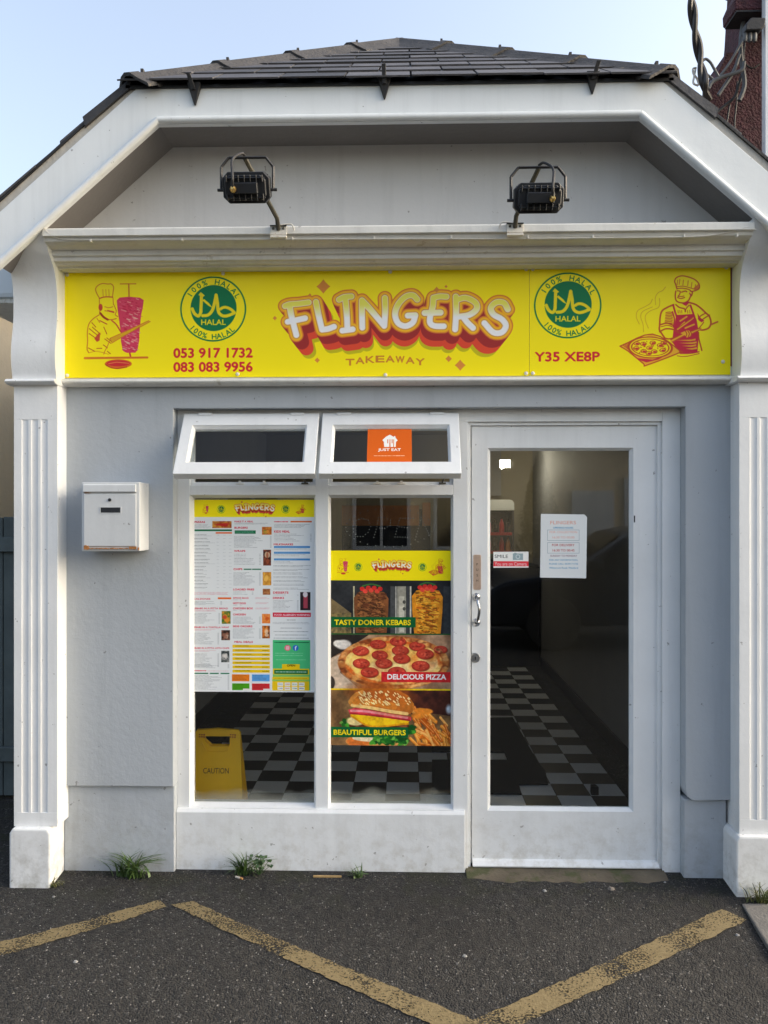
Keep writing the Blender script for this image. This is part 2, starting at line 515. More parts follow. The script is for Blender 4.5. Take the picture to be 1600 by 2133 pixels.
def text_tris(body):
    """Triangles of a word in Blender's built-in font."""
    global _txt_ob
    key = body
    if key in _glyph:
        return _glyph[key]
    cu = bpy.data.curves.new('lettering_source', 'FONT')
    cu.body = body; cu.resolution_u = 3
    ob = bpy.data.objects.new('lettering_source', cu)
    bpy.context.scene.collection.objects.link(ob)
    dg = bpy.context.evaluated_depsgraph_get()
    me = ob.evaluated_get(dg).to_mesh()
    me.calc_loop_triangles()
    co = np.array([v.co[:2] for v in me.vertices], dtype=float).reshape(-1, 2)
    tr = np.array([t.vertices[:] for t in me.loop_triangles], dtype=int).reshape(-1, 3)
    ob.evaluated_get(dg).to_mesh_clear()
    bpy.data.objects.remove(ob); bpy.data.curves.remove(cu)
    _glyph[key] = (co, tr)
    return co, tr


class Paint:
    """A picture in its own units (x right, y down), s pixels per unit."""

    def __init__(self, x0, y0, x1, y1, s, bg):
        self.x0, self.y0, self.s = x0, y0, s
        self.w, self.h = int(round((x1 - x0) * s)), int(round((y1 - y0) * s))
        self.a = np.empty((self.h, self.w, 3)); self.a[:] = np.array(bg) / 255
        self.rng = np.random.default_rng(7)

    def sl(self, bx0, by0, bx1, by1):
        i0 = max(0, int((by0 - self.y0) * self.s) - 1); i1 = min(self.h, int((by1 - self.y0) * self.s) + 2)
        j0 = max(0, int((bx0 - self.x0) * self.s) - 1); j1 = min(self.w, int((bx1 - self.x0) * self.s) + 2)
        if i1 <= i0 or j1 <= j0:
            return None
        yy = (np.arange(i0, i1)[:, None] + .5) / self.s + self.y0
        xx = (np.arange(j0, j1)[None, :] + .5) / self.s + self.x0
        return (slice(i0, i1), slice(j0, j1)), xx, yy

    def put(self, sl, m, col, a=1.0):
        m = np.clip(m, 0, 1)[..., None] * a
        col = np.asarray(col, dtype=float) / 255
        self.a[sl] = self.a[sl] * (1 - m) + col * m

    def dist(self, lines, pad):
        P = np.array([p for l in lines for p in l], float)
        r = self.sl(P[:, 0].min() - pad, P[:, 1].min() - pad, P[:, 0].max() + pad, P[:, 1].max() + pad)
        if r is None:
            return None
        sl, xx, yy = r
        d = np.full((yy.shape[0], xx.shape[1]), 1e9)
        X0, Y0, st = xx[0, 0], yy[0, 0], 1 / self.s
        for l in lines:
            for (ax, ay), (bx, by) in zip(l[:-1], l[1:]):
                j0 = max(0, int((min(ax, bx) - pad - X0) / st)); j1 = max(0, int((max(ax, bx) + pad - X0) / st) + 2)
                i0 = max(0, int((min(ay, by) - pad - Y0) / st)); i1 = max(0, int((max(ay, by) + pad - Y0) / st) + 2)
                x, y = xx[:, j0:j1], yy[i0:i1]
                if not x.size or not y.size:
                    continue
                vx, vy = bx - ax, by - ay
                q = vx * vx + vy * vy + 1e-9
                t = np.clip(((x - ax) * vx + (y - ay) * vy) / q, 0, 1)
                d[i0:i1, j0:j1] = np.minimum(d[i0:i1, j0:j1], np.hypot(x - ax - t * vx, y - ay - t * vy))
        return sl, d, xx, yy

    def stroke(self, lines, r, col, a=1.0):
        if lines and not hasattr(lines[0][0], '__len__'):
            lines = [lines]
        g = self.dist(lines, r + 2)
        if g:
            self.put(g[0], (r - g[1]) * self.s + .5, col, a)

    def ell(self, cx, cy, rx, ry, col, a=1.0, rot=0, ring=None, soft=0):
        m = max(rx, ry) + (ring or 0) + soft + 1
        g = self.sl(cx - m, cy - m, cx + m, cy + m)
        if not g:
            return
        sl, xx, yy = g
        c, s = math.cos(rot), math.sin(rot)
        u = ((xx - cx) * c + (yy - cy) * s) / rx; v = (-(xx - cx) * s + (yy - cy) * c) / ry
        d = (np.sqrt(u * u + v * v) - 1) * min(rx, ry)
        if ring:
            d = np.abs(d) - ring / 2
        self.put(sl, -d * self.s + .5 if not soft else .5 - d / soft, col, a)

    def rect(self, x0, y0, x1, y1, col, a=1.0):
        g = self.sl(x0, y0, x1, y1)
        if g:
            sl, xx, yy = g
            m = np.clip(np.minimum(xx - x0, x1 - xx) * self.s + .5, 0, 1) * np.clip(np.minimum(yy - y0, y1 - yy) * self.s + .5, 0, 1)
            self.put(sl, m, col, a)

    def poly(self, pts, col, a=1.0):
        P = np.array(pts, float)
        g = self.sl(P[:, 0].min(), P[:, 1].min(), P[:, 0].max(), P[:, 1].max())
        if not g:
            return
        sl, xx, yy = g
        m = np.zeros((yy.shape[0], xx.shape[1]))
        for ox in (-.3, 0, .3):
            for oy in (-.3, 0, .3):
                x, y = xx + ox / self.s, yy + oy / self.s
                ins = np.zeros_like(m, bool)
                for (ax, ay), (bx, by) in zip(P, np.roll(P, -1, 0)):
                    if ay != by:
                        ins ^= ((ay > y) != (by > y)) & (x < (bx - ax) * (y - ay) / (by - ay) + ax)
                m += ins
        self.put(sl, m / 9, col, a)

    def tri_mask(self, co, tr, grow=0):
        """co in picture units."""
        g = self.sl(co[:, 0].min(), co[:, 1].min(), co[:, 0].max(), co[:, 1].max())
        if not g:
            return None
        sl = g[0]
        i0, j0 = sl[0].start, sl[1].start
        h, w = sl[0].stop - i0, sl[1].stop - j0
        S = 3
        M = np.zeros((h * S, w * S), bool)
        Q = np.empty_like(co)
        Q[:, 0] = ((co[:, 0] - self.x0) * self.s - j0) * S; Q[:, 1] = ((co[:, 1] - self.y0) * self.s - i0) * S
        for t in tr:
            (ax, ay), (bx, by), (cx, cy) = Q[t]
            u0, u1 = max(0, int(min(ax, bx, cx))), min(w * S, int(max(ax, bx, cx)) + 1)
            v0, v1 = max(0, int(min(ay, by, cy))), min(h * S, int(max(ay, by, cy)) + 1)
            if u1 <= u0 or v1 <= v0:
                continue
            y, x = np.mgrid[v0:v1, u0:u1] + .5
            e1 = (bx - ax) * (y - ay) - (by - ay) * (x - ax)
            e2 = (cx - bx) * (y - by) - (cy - by) * (x - bx)
            e3 = (ax - cx) * (y - cy) - (ay - cy) * (x - cx)
            M[v0:v1, u0:u1] |= ((e1 >= 0) & (e2 >= 0) & (e3 >= 0)) | ((e1 <= 0) & (e2 <= 0) & (e3 <= 0))
        n = int(round(grow * self.s * S))
        for _ in range(n):
            N = M.copy()
            N[1:] |= M[:-1]; N[:-1] |= M[1:]; N[:, 1:] |= M[:, :-1]; N[:, :-1] |= M[:, 1:]
            M = N
        return sl, M.reshape(h, S, w, S).mean((1, 3))

    def text(self, body, x0, y0, x1, y1, col, bold=.02, a=1.0, slant=0):
        co, tr = text_tris(body)
        lo, hi = co.min(0), co.max(0)
        n = (co - lo) / (hi - lo)
        q = np.empty_like(n)
        q[:, 0] = x0 + n[:, 0] * (x1 - x0) + slant * n[:, 1] * (y1 - y0); q[:, 1] = y1 - n[:, 1] * (y1 - y0)
        g = self.tri_mask(q, tr, bold * (y1 - y0) * 1.3)
        if g:
            self.put(g[0], g[1], col, a)

    def arc_text(self, body, cx, cy, r, a0, a1, hgt, col, inward=False, bold=.02):
        """Letters on a circle, angles in degrees clockwise from the top."""
        for k, ch in enumerate(body):
            if ch == ' ':
                continue
            an = math.radians(a0 + (a1 - a0) * k / (len(body) - 1))
            co, tr = text_tris(ch)
            c0 = (co.min(0) + co.max(0)) / 2
            q = (co - [c0[0], .36]) * (hgt / .72)
            q[:, 1] *= -1
            ro = an + (math.pi if inward else 0)
            R = np.array([[math.cos(ro), math.sin(ro)], [-math.sin(ro), math.cos(ro)]])
            q = q @ R + [cx + r * math.sin(an), cy - r * math.cos(an)]
            g = self.tri_mask(q, tr, bold * hgt * 1.3)
            if g:
                self.put(g[0], g[1], col)

    def tex(self, bx0, by0, bx1, by1, c1, c2, cells, a=1.0, mask=None, oct=3, sharp=1.0, ang=None):
        g = self.sl(bx0, by0, bx1, by1)
        if not g:
            return
        sl, xx, yy = g
        h, w = yy.shape[0], xx.shape[1]
        n = lin_noise(h, w, cells, self.rng, oct)
        n = np.clip((n - .5) * 2.2 * sharp + .5, 0, 1)[..., None]
        col = (np.array(c1) * (1 - n) + np.array(c2) * n)
        m = np.ones((h, w)) if mask is None else mask(xx, yy)
        m = np.clip(m, 0, 1)[..., None] * a
        self.a[sl] = self.a[sl] * (1 - m) + col / 255 * m

    def image(self, name):
        im = bpy.data.images.new(name, self.w, self.h)
        px = np.ones((self.h, self.w, 4), np.float32)
        px[..., :3] = np.clip(self.a, 0, 1)[::-1]
        im.pixels.foreach_set(px.ravel())
        im.update(); im.pack()
        return im


def T(pts, sc, ox, oy):
    return [(x / sc + ox, y / sc + oy) for x, y in pts]


def smooth(pts, n=4):
    """Catmull-Rom through the points (any dimension)."""
    P = [np.array(p, float) for p in pts]
    if len(P) < 3:
        return [tuple(p) for p in P]
    P = [2 * P[0] - P[1]] + P + [2 * P[-1] - P[-2]]
    out = []
    for i in range(1, len(P) - 2):
        for k in range(n):
            t = k / n
            a, b, c, d = P[i - 1], P[i], P[i + 1], P[i + 2]
            out.append(tuple(.5 * (2 * b + (c - a) * t + (2 * a - 5 * b + 4 * c - d) * t * t + (3 * b - a - 3 * c + d) * t ** 3)))
    out.append(tuple(P[-2]))
    return out


YEL = (252, 233, 8); RED = (205, 28, 52); GREEN = (6, 116, 70); WHITE = (232, 234, 234); TAN = (214, 138, 62)


class View:
    """Draws picture units of one drawing into a box of another (for the small headers)."""

    def __init__(self, p, sx, ox, oy, sy=None):
        self.p, self.sx, self.ox, self.oy, self.sy = p, sx, ox, oy, sy or sx

    def __call__(self, pts):
        return [(x * self.sx + self.ox, y * self.sy + self.oy) for x, y in pts]


def draw_logo(p, f):
    """FLINGERS word mark; f maps photo units to the picture, k its scale."""
    V = lambda pts: f([(x / 2.963 + 560, y / 2.963 + 570) for x, y in pts]); k = f.sx / 2.963
    S = [
        smooth([(122, 192), (150, 182), (205, 178), (268, 170)]), smooth([(150, 188), (158, 240), (175, 310), (192, 376)]), smooth([(138, 292), (190, 282), (246, 270)]),
        smooth([(314, 168), (330, 250), (352, 343)]), smooth([(352, 343), (390, 338), (426, 325)]),
        smooth([(458, 154), (490, 138), (534, 134)]), smooth([(496, 142), (505, 240), (510, 342)]), smooth([(478, 350), (510, 346), (542, 342)]),
        smooth([(602, 332), (600, 240), (600, 160)]), smooth([(600, 160), (650, 215), (738, 322)]), smooth([(738, 322), (744, 230), (742, 146)]),
        smooth([(942, 156), (915, 130), (870, 138), (825, 185), (805, 245), (822, 302), (868, 324), (914, 302), (930, 258)]), [(884, 258), (930, 256)],
        smooth([(1122, 140), (1080, 138), (1042, 146)]), smooth([(1042, 146), (1038, 200), (1022, 262), (1022, 305), (1050, 324), (1106, 326)]), [(988, 242), (1086, 240)],
        smooth([(1180, 140), (1182, 240), (1176, 346)]), smooth([(1182, 162), (1240, 148), (1300, 178), (1308, 220), (1262, 256), (1190, 268)]), smooth([(1222, 264), (1250, 302), (1286, 338)]),
        smooth([(1500, 222), (1476, 182), (1430, 178), (1396, 212), (1412, 254), (1462, 284), (1488, 324), (1464, 366), (1410, 366), (1356, 308)]),
    ]
    def sh(t):
        return [V([(x + (820 - x) * .1 * t, y + 84 * t) for x, y in s]) for s in S]
    def union(t0, t1, n, r, col):
        L = []
        for i in range(n + 1):
            L += sh(t0 + (t1 - t0) * i / n)
        p.stroke(L, r * k, col)
    R0 = 45
    union(.1, 1.25, 8, R0, (196, 186, 22))
    union(.1, 1.0, 8, R0, (222, 74, 48))
    union(.1, .55, 5, R0, (160, 46, 44))
    base = sh(0)
    p.stroke(base, R0 * k, (216, 122, 52)); p.stroke(base, 38 * k, (244, 176, 34)); p.stroke(base, 30 * k, (242, 192, 40)); p.stroke(base, 24 * k, (206, 128, 70))
    g = p.dist(base, 20 * k + 2)
    sl, d, xx, yy = g
    p.put(sl, (19.5 * k - d) * p.s + .5, (236, 230, 196))
    ya, yb = V([(0, 185)])[0][1], V([(0, 268)])[0][1]
    t = np.clip((yy - ya) / (yb - ya), 0, 1)[..., None] * np.ones(d.shape)[..., None]
    col = np.array((232, 226, 92)) * (1 - t) + np.array((240, 242, 246)) * t
    m = np.clip((15.5 * k - d) * p.s + .5, 0, 1)[..., None]
    p.a[sl] = p.a[sl] * (1 - m) + col / 255 * m
    def star(x, y, r):
        pts = []
        for q in range(32):
            an = q / 32 * 2 * math.pi; c, s = math.cos(an), math.sin(an)
            pts.append((x + r * .95 * math.copysign(abs(c) ** 2.3, c), y + r * math.copysign(abs(s) ** 2.3, s)))
        p.poly(V(pts), (218, 138, 60))
    for x, y, r in ((360, 70, 46), (58, 268, 15), (322, 536, 18), (1136, 531, 22), (1207, 572, 36), (1062, 96, 20), (1120, 76, 11), (276, 124, 12)):
        star(x, y, r)


def draw_takeaway(p, f):
    V = lambda pts: f([(x / 2.963 + 560, y / 2.963 + 570) for x, y in pts])
    w = 'TAKEAWAY'
    for i, ch in enumerate(w):
        x = 500 + i * 62; y = 514 + abs(i - 3.5) ** 2 * 1.6 - 4
        (a, b), (c, d) = V([(x, y), (x + 52, y + 40)])
        p.text(ch, a, b, c, d, (204, 128, 44), .03)


def draw_halal(p, f, ox, oy):
    V = lambda pts: f([(x / 8.889 + ox, y / 8.889 + oy) for x, y in pts]); k = f.sx / 8.889
    cx, cy = V([(795, 712)])[0]
    p.ell(cx, cy, 622 * k, 622 * k, YEL); p.ell(cx, cy, 606 * k, 606 * k, GREEN, ring=28 * k)
    ex, ey = V([(803, 694)])[0]
    p.ell(ex, ey, 432 * k, 438 * k, GREEN)
    p.arc_text('100% HALAL', cx, cy, 520 * k, -58, 62, 104 * k, GREEN)
    p.arc_text('100% HALAL', cx, cy, 524 * k, 228, 138, 104 * k, GREEN, inward=True)
    Y2 = (236, 214, 22)
    p.stroke(V(smooth([(575, 440), (572, 560), (566, 700), (560, 780), (520, 842), (460, 812), (425, 762), (402, 706)])), 30 * k, Y2)
    p.poly(V([(515, 445), (560, 385), (640, 455), (600, 480)]), Y2)
    p.poly(V([(590, 548), (625, 520), (715, 596), (785, 692), (700, 645)]), Y2)
    p.stroke(V(smooth([(600, 838), (690, 828), (760, 768), (806, 660), (850, 450)])), 30 * k, Y2)
    p.stroke(V(smooth([(850, 445), (876, 600), (886, 720), (915, 800), (990, 846), (1080, 836), (1190, 792)])), 30 * k, Y2)
    p.stroke(V(smooth([(1196, 784), (1130, 722), (1050, 684), (985, 684), (935, 712)])), 28 * k, Y2)
    (a, b), (c, d) = V([(572, 912), (1030, 1012)])
    p.text('HALAL', a, b, c, d, Y2, .03)


def draw_doner_chef(p, f):
    V = lambda pts: f([(x / 9.412 + 160, y / 9.412 + 570) for x, y in pts]); k = f.sx / 9.412
    C = (206, 120, 36); R = (196, 52, 50)
    def st(pts, r, c=C, a=1.0): p.stroke(V(smooth(pts)), r * k, c, a)
    body = [(800, 470), (860, 415), (1050, 400), (1260, 420), (1340, 470), (1320, 620), (1285, 780), (1270, 960), (1255, 1100), (1245, 1300), (1215, 1480), (1170, 1530), (1000, 1535), (920, 1490), (885, 1300), (880, 1130), (850, 900), (815, 650)]
    p.poly(V(body), (214, 62, 92))
    rng = np.random.default_rng(3)
    for _ in range(150):
        y = rng.uniform(430, 1500); t = (y - 430) / 1070
        x = rng.uniform(825 + 90 * t, 1280 - 70 * t); L = rng.uniform(20, 70)
        c = ((236, 160, 150), (190, 30, 62), (230, 196, 170), (222, 90, 116))[rng.integers(4)]
        p.stroke(V([(x, y), (x + L, y + L * .35)]), rng.uniform(5, 10) * k, c, .8)
    st([(870, 140), (1180, 140)], 10); st([(1040, 140), (1045, 400)], 14); st([(1060, 1540), (1080, 1630)], 16, R)
    p.poly(V([(660, 1240), (1440, 880), (1470, 905), (1250, 1010), (780, 1290), (690, 1330)]), (222, 168, 26))
    st([(660, 1240), (1060, 1060), (1440, 885)], 7); st([(700, 1335), (1000, 1160), (1470, 905)], 7)
    st([(455, 430), (400, 330), (375, 240), (420, 170), (510, 130), (620, 140), (690, 140), (735, 200), (725, 310), (715, 400)], 9)
    st([(455, 430), (560, 400), (715, 405)], 12, R, .8); st([(450, 440), (450, 540)], 8); st([(722, 410), (735, 560)], 8)
    for x in (520, 580, 640):
        st([(x, 250), (x + 8, 390)], 6, C, .8)
    st([(450, 560), (470, 640), (460, 720), (520, 790), (600, 850), (700, 860), (790, 840)], 10); st([(740, 560), (790, 680), (770, 760), (820, 800)], 8)
    p.ell(*V([(475, 610)])[0], 40 * k, 70 * k, R, .9); st([(470, 730), (540, 810), (620, 860)], 20, (160, 44, 20))
    st([(560, 600), (640, 620), (720, 600)], 8); st([(620, 680), (740, 710)], 16, R, .9); st([(560, 680), (640, 690)], 9)
    st([(450, 760), (330, 840), (240, 950), (210, 1120), (215, 1300), (205, 1450), (240, 1530)], 10)
    st([(700, 880), (790, 960), (880, 1110)], 12, R, .9); st([(460, 880), (600, 950)], 9, R); st([(400, 830), (460, 920)], 7)
    for a, b in (((250, 1040), (430, 1190)), ((310, 1010), (470, 1150)), ((245, 1140), (430, 1270)), ((300, 920), (380, 1010)), ((540, 1010), (600, 1150)), ((560, 1250), (680, 1340)), ((600, 1230), (690, 1300)), ((530, 1370), (610, 1430)), ((230, 1430), (360, 1500)), ((400, 1440), (500, 1440)), ((610, 1500), (670, 1550))):
        p.stroke(V([a, b]), 8 * k, (170, 60, 26), .9)
    p.poly(V([(350, 1240), (440, 1130), (470, 1120), (455, 1280), (400, 1310)]), R, .85)
    st([(680, 1230), (620, 1380), (560, 1500), (540, 1560)], 8); st([(240, 1530), (400, 1500), (640, 1560)], 7, C, .7)
    p.stroke(V([(160, 1636), (1410, 1630)]), 22 * k, (212, 118, 34))
    cx, cy = V([(830, 1755)])[0]
    p.ell(cx, cy, 270 * k, 92 * k, (214, 110, 34)); p.ell(cx, cy - 10 * k, 235 * k, 62 * k, (204, 42, 48)); st([(580, 1770), (680, 1830), (830, 1850), (1000, 1820)], 10, (176, 50, 30))
    p.stroke(V([(640, 1750), (800, 1720), (1040, 1745)]), 9 * k, (236, 150, 80), .8)


def draw_pizza_chef(p, f):
    V = lambda pts: f([(x / 6.667 + 1280, y / 6.667 + 560) for x, y in pts]); k = f.sx / 6.667
    C = (192, 72, 34); R = (200, 34, 62); O = (238, 178, 40)
    def st(pts, r=8, c=C, a=1.0): p.stroke(V(smooth(pts)), r * k, c, a)
    # steam
    for q in ([(380, 790), (340, 690), (360, 600), (450, 550), (530, 500), (560, 440)], [(440, 900), (430, 790), (400, 690), (430, 610), (560, 550)], [(505, 850), (465, 740), (470, 660), (540, 600), (640, 560), (660, 490), (655, 430)], [(605, 520), (600, 420), (640, 350), (700, 320), (740, 270)]):
        st(q, 4, (206, 160, 30))
    # apron and shirt
    p.poly(V([(885, 665), (1130, 652), (1165, 740), (1185, 860), (1190, 1000), (1175, 1190), (940, 1205), (830, 1045), (850, 870), (870, 760)]), R)
    for q in ([(905, 865), (1010, 790), (1115, 710)], [(920, 850), (1000, 770)], [(940, 750), (1030, 690)], [(1010, 850), (1130, 800)]):
        st(q, 11, O)
    st([(905, 850), (1010, 775), (1110, 705)], 5, C)
    for y, x0, x1 in ((1020, 880, 1150), (1060, 920, 1165), (1100, 960, 1160), (1140, 1010, 1170)):
        p.poly(V([(x0, y), (x1 - 60, y - 8), (x1, y - 22), (x1, y + 4), (x1 - 70, y + 14)]), O)
    st([(850, 520), (760, 560), (690, 610), (665, 700), (660, 800), (655, 870), (690, 930), (730, 990)], 11)
    st([(670, 800), (760, 780), (840, 810)], 10); st([(660, 900), (740, 860), (850, 870), (930, 920)], 10); st([(680, 830), (770, 810), (850, 840)], 6)
    st([(730, 990), (800, 1000), (930, 960)], 9)
    for i, y in enumerate(range(630, 790, 22)):
        st([(745 - i * 2, y), (800, y - 6), (835, y + 4)], 6)
    st([(835, 620), (860, 720), (850, 830)], 9, R)
    st([(845, 525), (870, 620), (890, 680)], 12, R); st([(1080, 530), (1110, 620), (1135, 690)], 12, R)
    st([(880, 520), (930, 560), (1000, 580), (1010, 620)], 9); st([(1010, 620), (1020, 580), (1060, 530)], 7)
    for x in (910, 935, 960, 1040, 1070):
        st([(x, 600), (x + 4, 640)], 4)
    st([(1060, 490), (1150, 520), (1230, 580), (1290, 640), (1340, 690), (1360, 780), (1330, 850), (1250, 880), (1200, 870)], 11)
    st([(1290, 640), (1220, 680), (1190, 720)], 8); st([(1340, 670), (1260, 720), (1230, 750)], 8)
    p.poly(V([(1175, 640), (1210, 700), (1270, 750), (1230, 770), (1190, 740)]), R)
    st([(1190, 860), (1240, 800), (1260, 770)], 6); st([(1190, 910), (1195, 1000), (1220, 1100), (1235, 1165)], 9)
    # head
    st([(880, 330), (872, 400), (885, 460), (930, 490), (1000, 495), (1055, 460), (1080, 410), (1100, 380), (1105, 345), (1080, 330)], 9)
    p.poly(V([(960, 500), (1050, 470), (1060, 500), (1020, 540), (990, 525)]), R)
    st([(900, 325), (940, 335), (930, 380), (915, 395)], 7); st([(960, 345), (1010, 330), (1030, 340)], 8); st([(905, 420), (950, 435), (1000, 420)], 7); st([(910, 405), (960, 405), (990, 400)], 6)
    st([(1070, 360), (1090, 400)], 8, R)
    # hat
    st([(895, 300), (880, 240), (865, 190), (890, 140), (960, 116), (1050, 132), (1140, 170), (1195, 230), (1200, 290), (1160, 320), (1110, 335)], 8)
    st([(895, 295), (980, 290), (1060, 310), (1105, 345)], 7); st([(895, 268), (990, 262), (1120, 300)], 5)
    for x, y in ((905, 175), (935, 165), (985, 175), (1050, 185), (1100, 210), (1150, 240)):
        st([(x, y), (x - 8, y + 70)], 6, (214, 130, 40))
    p.poly(V([(1110, 300), (1190, 230), (1195, 290), (1150, 322)]), (208, 96, 44), .8)
    # paddle
    st([(1450, 765), (1360, 805)], 11, (206, 92, 44)); st([(1220, 860), (1100, 910)], 16, O); st([(1220, 850), (1100, 895)], 5); st([(1220, 872), (1110, 925)], 5)
    st([(1010, 930), (830, 1030)], 22, O); st([(1000, 918), (810, 1015)], 6); st([(1010, 950), (830, 1046)], 6)
    p.poly(V([(940, 920), (1010, 890), (1050, 880), (1100, 905), (1095, 960), (1030, 985), (1000, 950)]), O)
    for x in (1010, 1045, 1075):
        st([(x, 890), (x + 20, 930), (x + 8, 970)], 6)
    b = [(115, 1100), (560, 932), (930, 1165), (920, 1200), (480, 1370), (440, 1350), (240, 1180)]
    p.poly(V(b), O); st(b + [b[0]], 8)
    p.poly(V([(240, 1190), (360, 1270), (560, 1290), (740, 1240), (800, 1200), (640, 1290), (480, 1330), (360, 1290)]), R)
    for i in range(4):
        st([(160 + i * 22, 1085 - i * 10), (240, 1150 - i * 14)], 5)
    cx, cy = V([(530, 1120)])[0]
    p.ell(cx, cy, 300 * k, 150 * k, YEL, rot=.05); p.ell(cx, cy, 297 * k, 146 * k, C, rot=.05, ring=15 * k); p.ell(cx, cy, 255 * k, 118 * k, C, rot=.05, ring=9 * k)
    rng = np.random.default_rng(5)
    for x, y in ((345, 1062), (565, 1055), (715, 1060), (520, 1125), (440, 1172), (700, 1160), (340, 1130), (665, 1090), (585, 1178), (435, 1070), (510, 1200)):
        q = V([(x, y)])[0]
        p.ell(*q, 38 * k, 25 * k, C, ring=8 * k); p.ell(q[0] + 6 * k, q[1] + 4 * k, 24 * k, 14 * k, R)
    for _ in range(22):
        an = rng.uniform(0, 6.28); r = rng.uniform(.2, .95)
        x, y = 530 + 230 * r * math.cos(an), 1120 + 100 * r * math.sin(an)
        st([(x, y), (x + rng.uniform(-22, 22), y + rng.uniform(-10, 10))], 6, C)
    st([(900, 1240), (1010, 1250), (1200, 1210)], 5); st([(940, 1205), (1080, 1205), (1195, 1185)], 8, R)


def draw_header(p, bx0, by0, bx1, by1):
    """The yellow strip with the word mark, two halal rounds and the chefs, fitted to a box (menu, food poster)."""
    p.rect(bx0, by0, bx1, by1, YEL)
    w = bx1 - bx0; h = by1 - by0
    def at(fr, fy, u, v, s):
        return View(p, s, bx0 + fr * w - u * s, by0 + fy * h - v * s)
    draw_logo(p, at(.51, .5, 832, 668, w * .345 / 500))
    for fr in (.235, .765):
        f = at(fr, .55, 449, 640, w * .068 / 142)
        draw_halal_small(p, f)
    draw_doner_chef(p, at(.11, .55, 245, 680, h * .58 / 200))
    draw_pizza_chef(p, at(.89, .55, 1400, 670, h * .6 / 200))


def draw_halal_small(p, f):
    draw_halal(p, f, 360, 560)


def make_sign_picture():
    p = Paint(130, 556, 1524, 786, 1.6, YEL)
    f = View(p, 1, 0, 0)
    draw_logo(p, f); draw_takeaway(p, f)
    draw_halal(p, f, 360, 560); draw_halal(p, f, 1100, 558)
    draw_doner_chef(p, f); draw_pizza_chef(p, f)
    p.text('053 917 1732', 366, 724, 532, 744, RED, .035); p.text('083 083 9956', 366, 754, 532, 774, RED, .035)
    p.text('Y35 XE8P', 1122, 737, 1255, 756, RED, .035)
    return p


def lines_block(p, x0, y0, x1, y1, n, rng, col=(88, 96, 104), price=True, ragged=.5, r=.28):
    """Rows of menu print too small to read."""
    for i in range(n):
        y = y0 + (y1 - y0) * (i + .5) / n
        x = x0; xe = x0 + (x1 - x0) * (1 - ragged * rng.random()) * (.8 if price else 1)
        while x < xe:
            L = rng.choice((.5, .9, 1.4, 2.2, 3.0)) * rng.uniform(.8, 1.2)
            p.stroke([(x, y), (min(x + L, xe), y + rng.uniform(-.05, .05))], r * rng.uniform(.75, 1.15), col, rng.uniform(.5, .9)); x += L + rng.choice((.5, .6, 1.0))
        if price:
            p.stroke([(x1 - 3.4, y), (x1 - .6, y)], r, col, .8)


def food_thumb(p, x0, y0, x1, y1, c1, c2, c3, rng):
    p.rect(x0, y0, x1, y1, c1)
    p.tex(x0, y0, x1, y1, c1, c2, 5, .9)
    w, h = x1 - x0, y1 - y0
    for _ in range(5):
        p.ell(x0 + w * rng.uniform(.3, .7), y0 + h * rng.uniform(.3, .75), w * rng.uniform(.14, .28), h * rng.uniform(.1, .2), c3 if rng.random() < .6 else c2, .8, soft=1.2)
    # clean edges again
    p.rect(x0 - 3, y0 - 3, x0, y1 + 3, (226, 230, 232)); p.rect(x1, y0 - 3, x1 + 3, y1 + 3, (226, 230, 232)); p.rect(x0, y0 - 3, x1, y0, (226, 230, 232)); p.rect(x0, y1, x1, y1 + 3, (226, 230, 232))


